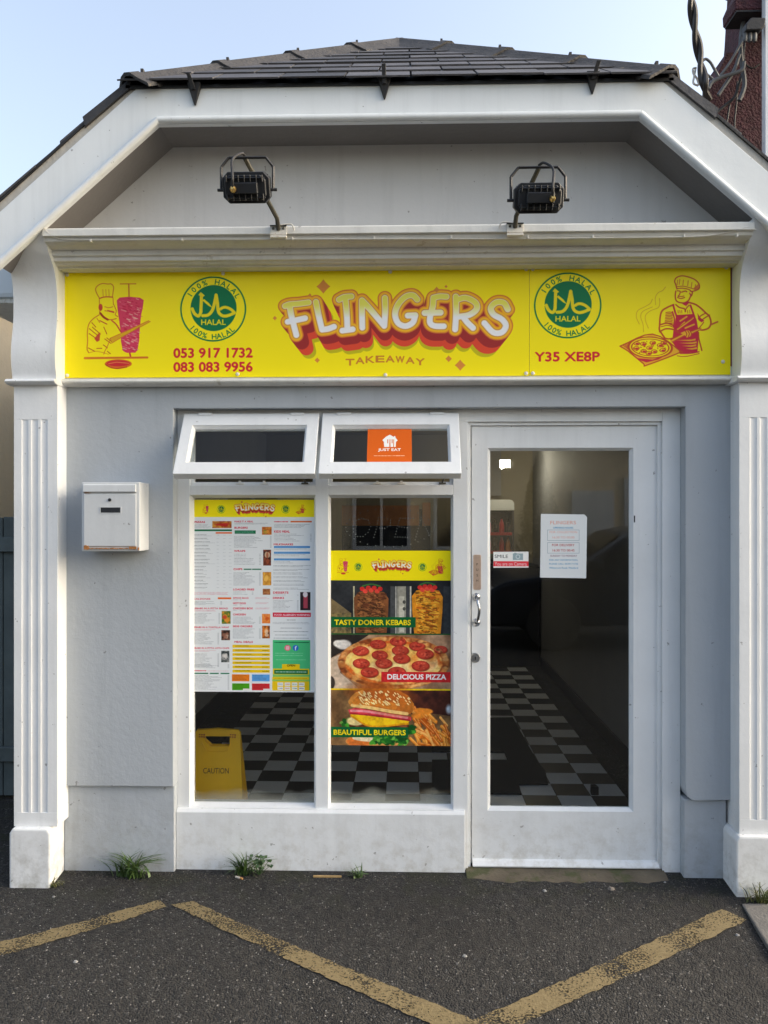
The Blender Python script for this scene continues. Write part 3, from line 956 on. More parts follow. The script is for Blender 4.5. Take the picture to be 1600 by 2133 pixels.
def make_menu_picture():
    # units: photo pixels of the poster (401..656, 1041..1442)
    p = Paint(400, 1041, 656, 1443, 3.6, (226, 230, 232))
    rng = np.random.default_rng(11)
    q = lambda x, y: (x / 4.847 + 380 , y / 4.847 + 1020)
    def R_(x0, y0, x1, y1, c): a, b = q(x0, y0); e, d = q(x1, y1); p.rect(a, b, e, d, c)
    def L_(x0, y0, x1, y1, n, price=True, rag=.5, col=(92, 100, 108), r=.28): a, b = q(x0, y0); e, d = q(x1, y1); lines_block(p, a, b, e, d, n, rng, col, price, rag, r)
    def H_(t, x0, y0, x1, y1, col=RED): a, b = q(x0, y0); e, d = q(x1, y1); p.text(t, a, b, e, d, col, .03)
    def F_(x0, y0, x1, y1, c1, c2, c3): a, b = q(x0, y0); e, d = q(x1, y1); food_thumb(p, a, b, e, d, c1, c2, c3, rng)
    G = (12, 110, 70); OR = (226, 104, 40); BL = (66, 140, 204); PINK = (206, 90, 110)
    draw_header(p, 400, 1041, 656, 1077)
    # column 1
    H_('PIZZAS', 120, 318, 225, 336); F_(300, 318, 496, 388, (150, 60, 30), (214, 160, 60), (190, 40, 36)); L_(116, 350, 285, 392, 4, False, .3)
    R_(118, 402, 500, 420, G); R_(334, 430, 500, 445, OR)
    for i in range(16):
        y = 452 + i * 35.5
        L_(116, y, 280, y + 10, 1, False, .6, (60, 70, 80), .4); L_(116, y + 12, 330, y + 20, 1, False, .5, (140, 148, 154))
        for x in (345, 410, 470):
            L_(x, y + 4, x + 26, y + 12, 1, False, .1, (150, 158, 164))
    L_(105, 1036, 480, 1068, 3, False, .1, PINK)
    H_('CALZONES', 108, 1100, 280, 1116); R_(356, 1092, 492, 1110, OR); L_(105, 1130, 400, 1172, 4)
    H_('KEBABS IN A PITTA BREAD', 104, 1196, 458, 1212); L_(104, 1218, 340, 1236, 2, False, .3, PINK); F_(396, 1230, 486, 1360, (60, 110, 40), (224, 150, 50), (200, 60, 40)); L_(104, 1250, 380, 1360, 10)
    H_('KEBABS IN A TORTILLA WRAP', 98, 1388, 470, 1404); L_(98, 1412, 340, 1430, 2, False, .3, PINK); F_(392, 1424, 480, 1526, (44, 30, 26), (150, 100, 80), (210, 190, 170)); L_(98, 1450, 370, 1570, 11)
    H_('KEBABS IN A PITTA WITH CHIPS', 94, 1600, 472, 1615); L_(94, 1624, 340, 1644, 2, False, .3, PINK); F_(390, 1634, 474, 1750, (50, 60, 60), (170, 168, 164), (220, 214, 208)); L_(94, 1660, 370, 1800, 13); L_(94, 1770, 474, 1812, 4)
    L_(92, 1830, 236, 1846, 1, False, .02, RED, .8); L_(250, 1832, 470, 1846, 1, False, .1, PINK)
    for a, b in ((90, 258), (274, 366), (384, 474)):
        R_(a, 1858, b, 1870, G)
    L_(90, 1880, 474, 2030, 14)
    # column 2
    H_('MAKE IT A MEAL', 526, 314, 716, 330); L_(526, 334, 890, 352, 2, False, .2)
    H_('BURGERS', 526, 376, 660, 394); R_(528, 412, 742, 446, G); L_(535, 420, 735, 440, 2, False, .1, (200, 220, 210)); F_(806, 376, 904, 456, (170, 80, 30), (222, 150, 60), (90, 140, 50)); L_(522, 466, 905, 590, 11)
    H_('WRAPS', 522, 612, 636, 630); L_(522, 645, 795, 765, 8); F_(818, 608, 898, 768, (60, 30, 24), (160, 80, 50), (220, 200, 170))
    H_('CHIPS', 516, 796, 606, 814); R_(620, 800, 700, 812, G); R_(706, 800, 800, 812, G); F_(814, 834, 900, 968, (190, 120, 40), (232, 176, 70), (240, 190, 90)); L_(516, 835, 795, 972, 13)
    H_('LOADED FRIES', 514, 1002, 726, 1020); L_(514, 1030, 720, 1066, 3, True); F_(814, 1004, 890, 1064, (140, 80, 40), (190, 130, 80), (120, 60, 40))
    H_('SPICE BAG', 512, 1090, 668, 1106); L_(740, 1088, 880, 1108, 2, False, .2, PINK); L_(512, 1112, 600, 1122, 1)
    H_('HOT DOG', 512, 1142, 640, 1160); L_(740, 1140, 884, 1160, 2, False, .2, PINK); L_(512, 1166, 600, 1176, 1)
    H_('CHICKEN BOX', 512, 1194, 714, 1212); L_(740, 1194, 884, 1212, 2, False, .2, PINK); L_(512, 1218, 600, 1228, 1)
    H_('CHICKEN', 512, 1256, 640, 1274); F_(806, 1258, 890, 1354, (226, 120, 60), (240, 160, 70), (210, 90, 30)); L_(512, 1285, 795, 1360, 7)
    H_('SIDE ORDERS', 510, 1376, 708, 1394); F_(808, 1378, 886, 1506, (90, 44, 20), (230, 130, 40), (240, 210, 180)); L_(510, 1405, 795, 1510, 10)
    H_('MEAL DEALS', 526, 1534, 712, 1552)
    for i in range(7):
        y = 1573 + i * 42
        R_(506, y, 886, y + 29, (236, 198, 20)); L_(535, y + 5, 720, y + 15, 1, False, .3, (90, 70, 10), .5); L_(535, y + 16, 760, y + 24, 1, False, .3, (140, 116, 20)); L_(810, y + 8, 876, y + 22, 1, False, .1, (90, 70, 10), .6)
    for x0, y0, x1, y1, c in ((500, 1872, 678, 1942, (228, 122, 30)), (704, 1872, 884, 1942, (90, 160, 226)), (502, 1964, 678, 2032, (70, 160, 24)), (704, 1964, 884, 2032, (206, 44, 50))):
        R_(x0, y0, x1, y1, c); L_(x0 + 12, y0 + 6, x1 - 30, y1 - 12, 4, False, .4, (60, 50, 40))
        if y0 > 1950:
            R_(x1 - 66, y1 - 16, x1, y1, (230, 226, 220))
    # column 3
    L_(930, 316, 1070, 332, 1, False, .05, RED, .9); R_(1096, 316, 1312, 330, OR); L_(930, 346, 1300, 388, 4, False, .3)
    H_('KIDS MEAL', 930, 412, 1088, 434); L_(930, 442, 1312, 526, 6)
    H_('MILKSHAKES', 926, 544, 1122, 562)
    for y in (570, 628, 696):
        R_(928, y, 1294, y + 20, BL); L_(940, y + 5, 1180, y + 15, 1, False, .1, (190, 220, 240))
    L_(926, 594, 1260, 614, 2, False); L_(926, 650, 1250, 676, 2, False); L_(926, 722, 1240, 748, 2, False)
    for y in (762, 800, 836, 874, 912, 950, 990):
        L_(922, y, 1306, y + 24, 2, False, .4, (80, 90, 98))
    H_('DESSERTS', 920, 1032, 1074, 1052); L_(918, 1058, 1180, 1074, 1)
    H_('DRINKS', 918, 1086, 1030, 1106); L_(918, 1116, 1180, 1224, 9)
    F_(1194, 1036, 1298, 1220, (34, 26, 32), (50, 34, 42), (190, 80, 96)); a, b = q(1228, 1060); e, d = q(1270, 1200); p.rect(a, b, e, d, (178, 70, 86)); a, b = q(1246, 1060); p.ell(a, b, 5, 6, (226, 216, 220), soft=1)
    R_(916, 1244, 1302, 1288, (206, 24, 56)); H_('FOOD ALLERGEN WARNING', 932, 1258, 1290, 1276, (240, 220, 226))
    L_(1060, 1312, 1150, 1326, 1, False, .05, (60, 60, 60), .4); L_(916, 1336, 1296, 1364, 2, False, .05)
    for y, m in ((1394, 80), (1430, 8), (1464, 24), (1496, 10)):
        L_(916 + m, y, 1296 - m, y + 14, 1, False, .05, (70, 80, 90), .4)
    R_(916, 1522, 1296, 2032, (74, 190, 124)); L_(930, 1536, 1284, 1556, 1, False, .02, (14, 96, 60), .9)
    a, b = q(1066, 1602); p.ell(a, b, 6.2, 6.2, (232, 110, 130)); p.rect(a - 3.2, b - 3.2, a + 3.2, b + 3.2, (246, 226, 230)); p.rect(a - 2.2, b - 2.2, a + 2.2, b + 2.2, (232, 110, 130)); p.ell(a, b, 1.5, 1.5, (246, 226, 230), ring=.8)
    a, b = q(1148, 1602); p.ell(a, b, 6.2, 6.2, (40, 110, 200)); p.text('f', a - 1.6, b - 3.8, a + 2, b + 4.6, (236, 240, 246), .03)
    L_(940, 1645, 1270, 1690, 2, False, .2, (180, 230, 200), .4); L_(950, 1714, 1260, 1730, 1, False, .05, (190, 236, 208), .4)
    R_(1010, 1766, 1190, 1816, (236, 200, 20)); H_('OPEN', 1060, 1770, 1142, 1790, (60, 60, 20)); R_(918, 1812, 1286, 1872, (236, 200, 20)); R_(930, 1824, 1272, 1866, (8, 110, 60)); L_(946, 1836, 1258, 1854, 1, False, .02, (224, 236, 226), .8)
    R_(916, 1880, 1286, 1898, (150, 196, 90)); R_(910, 1898, 1286, 1922, (236, 200, 20)); L_(935, 1904, 1268, 1916, 1, False, .05, (120, 100, 20), .4); R_(910, 1922, 1286, 1940, (150, 200, 90)); R_(910, 1940, 1286, 2034, (238, 198, 22))
    for r_ in range(2):
        for c_ in range(4):
            x, y = 964 + c_ * 72, 1952 + r_ * 42
            R_(x, y, x + 58, y + 34, (236, 236, 230)); L_(x + 8, y + 10, x + 52, y + 24, 1, False, .1, ((70, 110, 170), (200, 60, 50), (60, 130, 90), (60, 60, 110))[c_], .6)
    return p


def make_food_picture():
    p = Paint(686, 1147, 940, 1553, 3.4, (26, 28, 32))
    rng = np.random.default_rng(21)
    q = lambda x, y: (x / 4.2667 + 670, y / 4.2667 + 1200)
    Q = lambda pts: [q(x, y) for x, y in pts]
    k = 1 / 4.2667
    def E(x, y, rx, ry, c, a=1, rot=0, soft=0, ring=None): cx, cy = q(x, y); p.ell(cx, cy, rx * k, ry * k, c, a, rot, ring, soft * k)
    def R_(x0, y0, x1, y1, c, a=1): a0, b0 = q(x0, y0); a1, b1 = q(x1, y1); p.rect(a0, b0, a1, b1, c, a)
    def S(pts, r, c, a=1.0): p.stroke(Q(smooth(pts)), r * k, c, a)
    # --- doner kebabs
    R_(60, 40, 1150, 520, (30, 33, 38)); p.tex(*q(60, 40), *q(1150, 520), (24, 26, 30), (58, 60, 62), 4, .6)
    p.poly(Q([(70, 190), (260, 330), (260, 520), (60, 520)]), (120, 104, 74)); p.tex(*q(60, 330), *q(260, 520), (60, 56, 44), (170, 146, 84), 8, .55)
    for x, w, c in ((278, 14, (176, 170, 140)), (612, 40, (70, 72, 74)), (655, 12, (176, 176, 168)), (672, 80, (150, 148, 136)), (756, 24, (60, 62, 66)), (785, 14, (190, 188, 176)), (1085, 60, (52, 56, 60))):
        R_(x, 90, x + w, 520, c)
    R_(690, 180, 735, 500, (206, 202, 186), .7); E(735, 230, 14, 16, (80, 80, 74)); E(735, 290, 14, 16, (80, 80, 74))
    def meat(cx, w0, w1, y0, y1, c1, c2, c3, top):
        pts = [(cx - w0, y0 + 60), (cx - w0 * .7, y0 + 10), (cx, y0), (cx + w0 * .75, y0 + 12), (cx + w0, y0 + 70), (cx + (w0 + w1) / 2 + 6, (y0 + y1) / 2), (cx + w1, y1), (cx - w1, y1), (cx - (w0 + w1) / 2 - 6, (y0 + y1) / 2)]
        p.poly(Q(pts), c1)
        for _ in range(420):
            y = rng.uniform(y0 + 20, y1 - 6); t = (y - y0) / (y1 - y0); w = w0 + (w1 - w0) * t - 26
            x = cx + rng.uniform(-w, w - 30); L = rng.uniform(12, 46)
            col = (c1, c2, c3, tuple(int(v * .55) for v in c1))[rng.integers(4)]
            p.stroke(Q([(x, y), (x + L, y + rng.uniform(-6, 14))]), rng.uniform(3, 8) * k, col, .85)
        for i in range(7):
            E(cx + top * (i - 3) / 3, y0 - 28 + (i % 2) * 24 - abs(i - 3) * -4, 22, 20, ((206, 44, 40), (226, 74, 60))[i % 2])
        S([(cx - top, y0 - 40), (cx, y0 - 58), (cx + top, y0 - 40)], 6, (60, 110, 50))
    meat(440, 155, 138, 130, 505, (128, 78, 44), (166, 108, 62), (96, 52, 32), 80)
    meat(942, 138, 118, 116, 512, (222, 142, 34), (240, 180, 60), (180, 84, 24), 66)
    R_(68, 364, 838, 456, (6, 92, 48)); a, b = q(112, 390); c, d = q(792, 434); p.text('TASTY DONER KEBABS', a, b, c, d, (240, 214, 26), .045)
    R_(60, 510, 1150, 522, (20, 84, 40))
    # --- pizza
    R_(60, 522, 1150, 1000, (160, 122, 92)); p.tex(*q(60, 522), *q(1150, 1000), (118, 84, 60), (196, 158, 124), 5, .8)
    p.poly(Q([(60, 522), (420, 522), (240, 640), (60, 740)]), (44, 38, 36)); E(190, 610, 70, 44, (206, 200, 194), soft=14); E(140, 600, 40, 30, (226, 222, 216), soft=10)
    p.poly(Q([(60, 740), (200, 680), (160, 860), (330, 1000), (60, 1000)]), (206, 184, 162)); E(75, 950, 40, 60, (60, 52, 48), soft=8)
    p.tex(*q(140, 530), *q(1130, 1000), (0, 0, 0), (0, 0, 0), 2, 0)
    cx, cy = q(640, 770)
    def inside(sx, sy):
        return lambda xx, yy: (1 - np.hypot((xx - cx) / (sx * k), (yy - cy) / (sy * k))) * 40
    p.tex(*q(130, 525), *q(1150, 1000), (150, 74, 34), (222, 154, 84), 16, 1, inside(505, 240), 3, 1.3)
    p.tex(*q(180, 535), *q(1100, 960), (206, 96, 36), (246, 206, 120), 12, 1, inside(440, 198), 4, 1.5)
    p.tex(*q(180, 535), *q(1100, 960), (250, 226, 170), (240, 190, 90), 7, .55, inside(400, 176), 3, 2)
    for x, y, rx in ((500, 605, 72), (678, 580, 72), (850, 620, 72), (345, 665, 74), (700, 660, 76), (920, 690, 78), (515, 700, 72), (350, 775, 76), (712, 732, 76), (552, 775, 76), (880, 795, 80), (425, 855, 80), (670, 850, 80), (1060, 650, 60)):
        ry = rx * .56
        E(x + 5, y + 8, rx, ry, (110, 36, 22), .8, soft=6); E(x, y, rx, ry, (168, 48, 36)); E(x, y - 2, rx * .86, ry * .84, (190, 66, 48))
        for _ in range(14):
            an, r = rng.uniform(0, 6.3), rng.uniform(0, .8)
            E(x + rx * r * math.cos(an), y + ry * r * math.sin(an), 9, 6, ((214, 100, 76), (140, 36, 30))[rng.integers(2)], .7, soft=5)
    for _ in range(70):
        an = rng.uniform(0, 6.3); x, y = 640 + 470 * math.cos(an), 770 + 220 * math.sin(an)
        E(x, y, rng.uniform(10, 30), rng.uniform(6, 16), ((110, 54, 28), (196, 120, 60), (230, 176, 110))[rng.integers(3)], .7, soft=8)
    R_(530, 850, 1150, 942, (204, 40, 44)); a, b = q(586, 872); c, d = q(1108, 916); p.text('DELICIOUS PIZZA', a, b, c, d, (240, 240, 240), .045)
    R_(60, 1000, 1150, 1016, (238, 204, 20))
    # --- burger
    R_(60, 1016, 1150, 1510, (124, 94, 60)); p.tex(*q(60, 1016), *q(1150, 1510), (92, 66, 42), (166, 128, 82), 3, .8)
    p.poly(Q([(520, 1016), (1150, 1016), (1150, 1240), (860, 1200), (780, 1060)]), (58, 30, 26)); p.tex(*q(700, 1016), *q(1150, 1220), (46, 24, 22), (104, 52, 36), 4, .6); E(1135, 1180, 26, 40, (190, 200, 210), soft=20)
    for _ in range(70):
        x, y = rng.uniform(830, 1130), rng.uniform(1200, 1500); L = rng.uniform(90, 170); an = rng.choice((.5, .8, 1.05, 1.25)) + rng.normal(0, .12)
        if y < 1200 + (x - 840) * .35:
            continue
        c0 = ((222, 112, 24), (238, 146, 44), (206, 92, 20), (246, 172, 84))[rng.integers(4)]; wd_ = rng.uniform(10, 15)
        A, B = (x - L / 2 * math.cos(an), y - L / 2 * math.sin(an)), (x + L / 2 * math.cos(an), y + L / 2 * math.sin(an))
        p.stroke(Q([(A[0] + 4, A[1] + 7), (B[0] + 4, B[1] + 7)]), wd_ * k, (120, 50, 12), .6)
        p.stroke(Q([A, B]), wd_ * k, c0, .97)
        p.stroke(Q([(A[0] + 2, A[1] - 5), (B[0] - 2, B[1] - 5)]), wd_ * .3 * k, (255, 206, 130), .6)
    for x, y in ((880, 1195), (930, 1200), (860, 1240)):
        E(x, y, 60, 26, (234, 140, 44), soft=8)
    def leaf(x0, x1, y, h, n):
        for _ in range(n):
            x = rng.uniform(x0, x1)
            E(x, y + rng.uniform(-h, h), rng.uniform(16, 40), rng.uniform(10, 22), ((30, 104, 32), (70, 150, 46), (20, 76, 28), (110, 176, 70))[rng.integers(4)], .95, rng.uniform(-1, 1), 4)
    E(460, 1470, 250, 70, (214, 150, 80)); E(330, 1470, 110, 50, (222, 120, 50), soft=10); E(480, 1440, 210, 34, (240, 222, 180))
    leaf(440, 760, 1440, 50, 60); leaf(180, 260, 1310, 26, 16); leaf(720, 820, 1350, 40, 24)
    E(510, 1330, 270, 52, (92, 44, 24)); p.tex(*q(250, 1290), *q(780, 1380), (70, 32, 18), (150, 84, 50), 14, .8, lambda xx, yy: (1 - np.hypot((xx - q(510, 0)[0]) / (270 * k), (yy - q(0, 1330)[1]) / (50 * k))) * 30)
    E(300, 1290, 80, 40, (226, 204, 140), soft=10)
    p.poly(Q([(250, 1220), (790, 1270), (770, 1310), (560, 1330), (440, 1345), (260, 1250)]), (240, 192, 26)); S([(260, 1245), (440, 1335), (770, 1310)], 8, (220, 150, 20))
    p.poly(Q([(232, 1190), (300, 1170), (800, 1250), (795, 1285), (700, 1275), (420, 1230), (250, 1225)]), (214, 66, 76)); S([(260, 1198), (420, 1206), (760, 1258)], 10, (236, 140, 150)); S([(250, 1222), (440, 1238), (780, 1280)], 7, (170, 36, 50))
    bun = [(240, 1130), (252, 1080), (300, 1035), (360, 1016), (690, 1016), (770, 1060), (820, 1130), (828, 1180), (790, 1222), (700, 1230), (560, 1205), (380, 1170), (255, 1160)]
    p.poly(Q(bun), (206, 122, 42))
    E(520, 1050, 262, 92, (176, 88, 30), .9, .10, 70); E(640, 1190, 170, 50, (170, 92, 36), .6, .12, 50); S([(270, 1150), (420, 1168), (600, 1200), (760, 1222)], 14, (240, 196, 120)); S([(250, 1120), (300, 1060), (360, 1030)], 18, (228, 158, 74), .7); S([(300, 1120), (460, 1120), (640, 1160)], 30, (222, 140, 50), .5)
    for _ in range(90):
        x, y = rng.uniform(320, 780), rng.uniform(1020, 1140)
        if y < 1016 or (x > 700 and y < 1050):
            continue
        p.stroke(Q([(x, y), (x + 11, y + 11)]), 5 * k, (246, 222, 160), .9)
    R_(52, 1342, 770, 1434, (8, 96, 50)); a, b = q(104, 1368); c, d = q(748, 1412); p.text('BEAUTIFUL BURGERS', a, b, c, d, (240, 214, 26), .045)
    leaf(470, 760, 1460, 30, 20)
    # printed-photo grain: blotches and fine speckle over the three pictures
    i0 = int((1209 - 1147) * p.s)
    h, w_ = p.h - i0, p.w
    n1 = lin_noise(h, w_, 60, rng, 3) - .5; n2 = lin_noise(h, w_, 14, rng, 2) - .5; n3 = rng.normal(0, .03, (h, w_))
    lum = p.a[i0:].mean(2)
    amp = np.where((p.a[i0:, :, 0] < .1) | (np.abs(lum - .94) < .02), .15, 1.0)
    p.a[i0:] *= (1 + amp * (.34 * n1 + .22 * n2 + .8 * n3))[..., None]
    draw_header(p, 686, 1147, 940, 1209)
    return p


def make_hours_picture():
    p = Paint(1125, 1069, 1223, 1204, 5, (222, 226, 228))
    q = lambda x, y: (x / 5 + 1010, y / 5 + 930)
    B = (40, 130, 180); D = (176, 60, 60)
    def H(t, x0, y0, x1, y1, c, b=0.0, a=1.0): u, v = q(x0, y0); w, z = q(x1, y1); p.text(t, u, v, w, z, c, b, a)
    H('FLINGERS', 680, 766, 952, 802, (222, 150, 130), 0)
    H('OPENING HOURS', 710, 830, 922, 848, B, .02)
    for y0, y1 in ((862, 974), (996, 1108)):
        a, b = q(650, y0); c, d = q(986, y1)
        p.stroke([(a, b), (c, b), (c, d), (a, d), (a, b)], .35, (130, 150, 164))
    H('FOR COLLECTION', 672, 874, 964, 896, (222, 160, 146)); H('16:30 TO 00:00', 702, 930, 936, 952, (222, 160, 146))
    H('FOR DELIVERY', 698, 1010, 936, 1034, D, .01); H('16:30 TO 00:45', 704, 1066, 936, 1090, D, .01)
    H('SUNDAY TO MONDAY', 680, 1126, 964, 1146, (120, 74, 96)); H('FOR ANY INFORMATION,', 668, 1172, 972, 1192, B); H('PLEASE CALL', 668, 1212, 824, 1230, B); H('0539171732', 834, 1212, 974, 1230, B)
    H('Whiterock Road, Wexford', 668, 1254, 974, 1276, B)
    return p


def make_camera_picture():
    p = Paint(1027, 1148, 1102, 1183, 6, (236, 236, 234))
    q = lambda x, y: (x / 5 + 1010, y / 5 + 930)
    a, b = q(86, 1194); c, d = q(460, 1250); p.rect(a, b, c, d, (226, 62, 74))
    a, b = q(98, 1122); c, d = q(240, 1158); p.text('SMILE', a, b, c, d, (40, 44, 48), .0)
    a, b = q(98, 1204); c, d = q(440, 1242); p.text('You are on Camera', a, b, c, d, (244, 220, 222), .0)
    a, b = q(292, 1108); c, d = q(402, 1180); p.rect(a, b, c, d, (150, 170, 176)); p.ell((a + c) / 2, (b + d) / 2, 5, 5, (196, 208, 212)); p.ell((a + c) / 2, (b + d) / 2, 3, 3, (140, 160, 168)); p.rect(a + 3, b - 1.4, a + 8, b, (150, 170, 176))
    return p


def make_delivery_picture():
    p = Paint(765, 895, 855, 970, 6, (216, 96, 18))
    q = lambda x, y: (x / 2.5 + 340, y / 2.5 + 840)
    W = (240, 240, 236)
    Q = lambda pts: [q(x, y) for x, y in pts]
    p.poly(Q([(1138, 198), (1150, 186), (1158, 178), (1176, 168), (1196, 180), (1202, 174), (1206, 186), (1216, 200), (1208, 208), (1206, 236), (1148, 236), (1146, 208)]), W)
    for x in (1166, 1177, 1188):
        p.stroke(Q([(x, 196), (x, 214)]), .9, (216, 96, 18))
    p.stroke(Q([(1177, 214), (1177, 236)]), 1.1, (216, 96, 18)); p.stroke(Q([(1196, 196), (1196, 236)]), .9, (216, 96, 18), .8)
    a, b = q(1118, 244); c, d = q(1232, 262); p.text('JUST EAT', a, b, c, d, W, .03)
    a, b = q(1098, 279); c, d = q(1252, 289); lines_block(p, a, b, c, d, 1, np.random.default_rng(2), (246, 206, 176), False, .02, .7)
    return p

# ================================================================== the large structure
YW, YPL, YF, YP, YB, YFA = -.11, -.09, -.045, -.20, -.228, -.345
xPLi, xPLo = xw(120, YP), xw(29, YP)
xPRi = xw(1540, YP); xPRo = xPRi + (xPLi - xPLo)
xL, xR, zT = xw(361, YW), xw(1428, YW), zw(849, YW)
zSignB, zSignT = zw(786, -.126), zw(558, -.126)

# ---- ground
g = MB()
gy = [-60, -20, -6, -2, -.75, -.6, -.45, -.34, -.23, -.145, -.06, .2, 6, 60]
for y in gy:
    g.v += [(-60, y, ground_z(y)), (60, y, ground_z(y))]
g.f = [(2 * i, 2 * i + 1, 2 * i + 3, 2 * i + 2) for i in range(len(gy) - 1)]
ground = part('ground', g, M['asphalt'], kind='structure', weld=False)
tag(ground, 'dark grey chippy asphalt in front of the white shop', 'ground')


def strip(name, pts, z, label):
    """Painted strip with slightly ragged edges from pixel corners on the ground."""
    P = [Vector((*gg(px, py)[:2], 0)) for px, py in pts]
    n = 60
    V, F = [], []
    rr = random.Random(len(label))
    for i in range(n + 1):
        t = i / n
        a = P[0].lerp(P[1], t); b = P[3].lerp(P[2], t)
        d = (b - a).normalized()
        a = a - d * rr.uniform(-.006, .005); b = b + d * rr.uniform(-.006, .005)
        V += [(a.x, a.y, ground_z(a.y) + z), (b.x, b.y, ground_z(b.y) + z)]
    for i in range(n):
        F.append((2 * i, 2 * i + 1, 2 * i + 3, 2 * i + 2))
    o = part(name, MB().add(V, F), M['road_paint'], kind='structure', weld=False)
    return tag(o, label, 'road marking')


strip('road_marking', [(332, 1876), (-260, 2029), (-260, 2068), (347, 1890)], .004, 'short worn yellow line ending below the pillar with the mailbox beside it')
strip('road_marking', [(402, 1879), (1010, 2136), (928, 2150), (358, 1886)], .004, 'long worn yellow line slanting away from the window towards the kerb')
strip('road_marking', [(1502, 1895), (968, 2136), (1060, 2150), (1556, 1919)], .006, 'worn yellow line slanting from the door side to the point of the V')

# ---- the shop
shop = thing('takeaway_shop', 'single storey white and grey takeaway shop with slate hipped gable roof', 'shop', (0, 0, 0))

# rendered front wall round the opening; the render stops above a slightly recessed plinth
zPl, zPr = zw(1643, YW), zw(1660, YW)
rr = random.Random(8)
w = MB()
top = zSignB + .03
poly = [(xPLi - .02, zPl), (xPLi - .02, top), (xPRi + .02, top), (xPRi + .02, zPr), (xR + .05, zPr - .004), (xR + .03, zPr - .002), (xR + .01, zPr + .012), (xR, zPr + .04), (xR, zT), (xL, zT), (xL, zPl)]
w.prism(poly, 'y', YW, .10)
part('wall', w, M['render'], shop, .0035, 2)
w = MB()
part('plinth_wall', MB().box(xPLi - .02, xL, YPL, .10, -.05, zPl), M['render'], shop, .004, 1)
part('plinth_wall', MB().box(xR, xPRi - .01, YPL, .10, -.05, zPr - .006), M['render'], shop, .004, 1)

# side and back walls, ceiling
part('side_wall', MB().box(xPLo + .02, -1.552, -.08, 5.3, -.05, 2.72), M['gable'], shop)
part('side_wall', MB().box(1.425, xPRo - .02, -.08, 5.3, -.05, 2.72), M['gable'], shop)
part('back_wall', MB().box(-1.55, 1.424, 5.2, 5.3, -.05, 2.72), M['gable'], shop)
w = MB(); w.box(-1.55, 1.424, .102, 5.198, 2.5, 2.56)
part('ceiling', w, M['plaster'], shop)

# ---- gable and roof
TAN = .88
xc = (xw(328, YFA) + xw(1335, YFA)) / 2
hi = (xw(1335, YFA) - xw(328, YFA)) / 2
zi = (zw(259, YFA, 328) + zw(246, YFA, 1335)) / 2
zo = (zw(181, YFA, 297) + zw(167, YFA, 1388)) / 2
ho = (xw(1388, YFA) - xw(297, YFA)) / 2
HW = xc - xw(-8, YFA)


def inv_u(h1, z1, h2, z2, hw, hw2=None):
    """Inverted-U outline between an inner and an outer half-hexagon."""
    hw2 = hw2 or hw
    a = [(xc - hw, z1 - (hw - h1) * TAN), (xc - h1, z1), (xc + h1, z1), (xc + hw, z1 - (hw - h1) * TAN)]
    b = [(xc + hw2, z2 - (hw2 - h2) * TAN), (xc + h2, z2), (xc - h2, z2), (xc - hw2, z2 - (hw2 - h2) * TAN)]
    return a + b


part('fascia_board', MB().strip_u(inv_u(hi, zi, ho, zo, HW), YFA, YFA + .028), M['fascia'], shop, .003)
# bead along the lower edge of the fascia: a half-round moulding in three lengths
bd = MB()
rb = .014
bl = [(xc - HW, YFA - .004, zi + .012 - (HW - hi) * TAN), (xc - hi + .004, YFA - .004, zi + .016), (xc + hi - .004, YFA - .004, zi + .016), (xc + HW, YFA - .004, zi + .012 - (HW - hi) * TAN)]
for a, b in zip(bl[:-1], bl[1:]):
    bd.tube([a, b], rb, 12)
part('bead_moulding', bd, M['fascia'], shop, smooth=True)
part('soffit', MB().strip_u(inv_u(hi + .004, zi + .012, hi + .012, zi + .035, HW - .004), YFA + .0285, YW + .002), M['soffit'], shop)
zg = zw(560, YW)
gp = [(-1.72, zg), (1.70, zg), (1.70, zi - (1.70 - xc - hi) * TAN + .02), (xc + hi, zi + .03), (xc - hi, zi + .03), (-1.72, zi - (1.72 + xc - hi) * TAN + .02)]
part('gable_wall', MB().prism(gp, 'y', YW - .002, .09), M['gable'], shop)
# beige verge strip between fascia and slates, a little behind the fascia face
vp = inv_u(ho + .001, zo + .001, ho + .046, zo + .004, HW)
part('verge_board', MB().strip_u(vp, YFA + .006, YFA + .05), M['verge'], shop, .002)

# roof geometry
hE, zE = (xw(1412, -.37) - xw(264, -.37)) / 2, zo + .008
xr = xc
YE = -.366
zR = zE + hE * TAN
dpk = (zR - CZ) * FPX / (1066.5 - 97)
YPK = CY + dpk
roof = MB()
th = .03
# two long slopes and the hip as thin slabs below the slates
def slab(pts, t, mbx):
    V = [Vector(p) for p in pts]
    nrm = (V[1] - V[0]).cross(V[2] - V[0]).normalized()
    if nrm.z < 0: nrm = -nrm
    n = len(V)
    mbx.add([tuple(p) for p in V] + [tuple(p - nrm * t) for p in V], [tuple(range(n)), tuple(range(2 * n - 1, n - 1, -1))] + [(i, (i + 1) % n, (i + 1) % n + n, i + n) for i in range(n)])
for s in (-1, 1):
    slab([(xr + s * HW, YFA + .06, zE - (HW - hE) * TAN), (xr + s * hE, YFA + .06, zE), (xr, YPK, zR), (xr, 5.4, zR), (xr + s * HW, 5.4, zE - (HW - hE) * TAN)], th, roof)
slab([(xr - hE, YFA + .06, zE), (xr + hE, YFA + .06, zE), (xr, YPK, zR)], th, roof)
roof_o = part('roof', roof, M['slate'], shop)

# hip slates, one object each, clipped to the triangle
hipL = math.hypot(YPK - YE, zR - zE)
udir = Vector((1, 0, 0)); vdir = Vector((0, YPK - YE, zR - zE)) / hipL
ndir = udir.cross(vdir)
if ndir.z < 0: ndir = -ndir


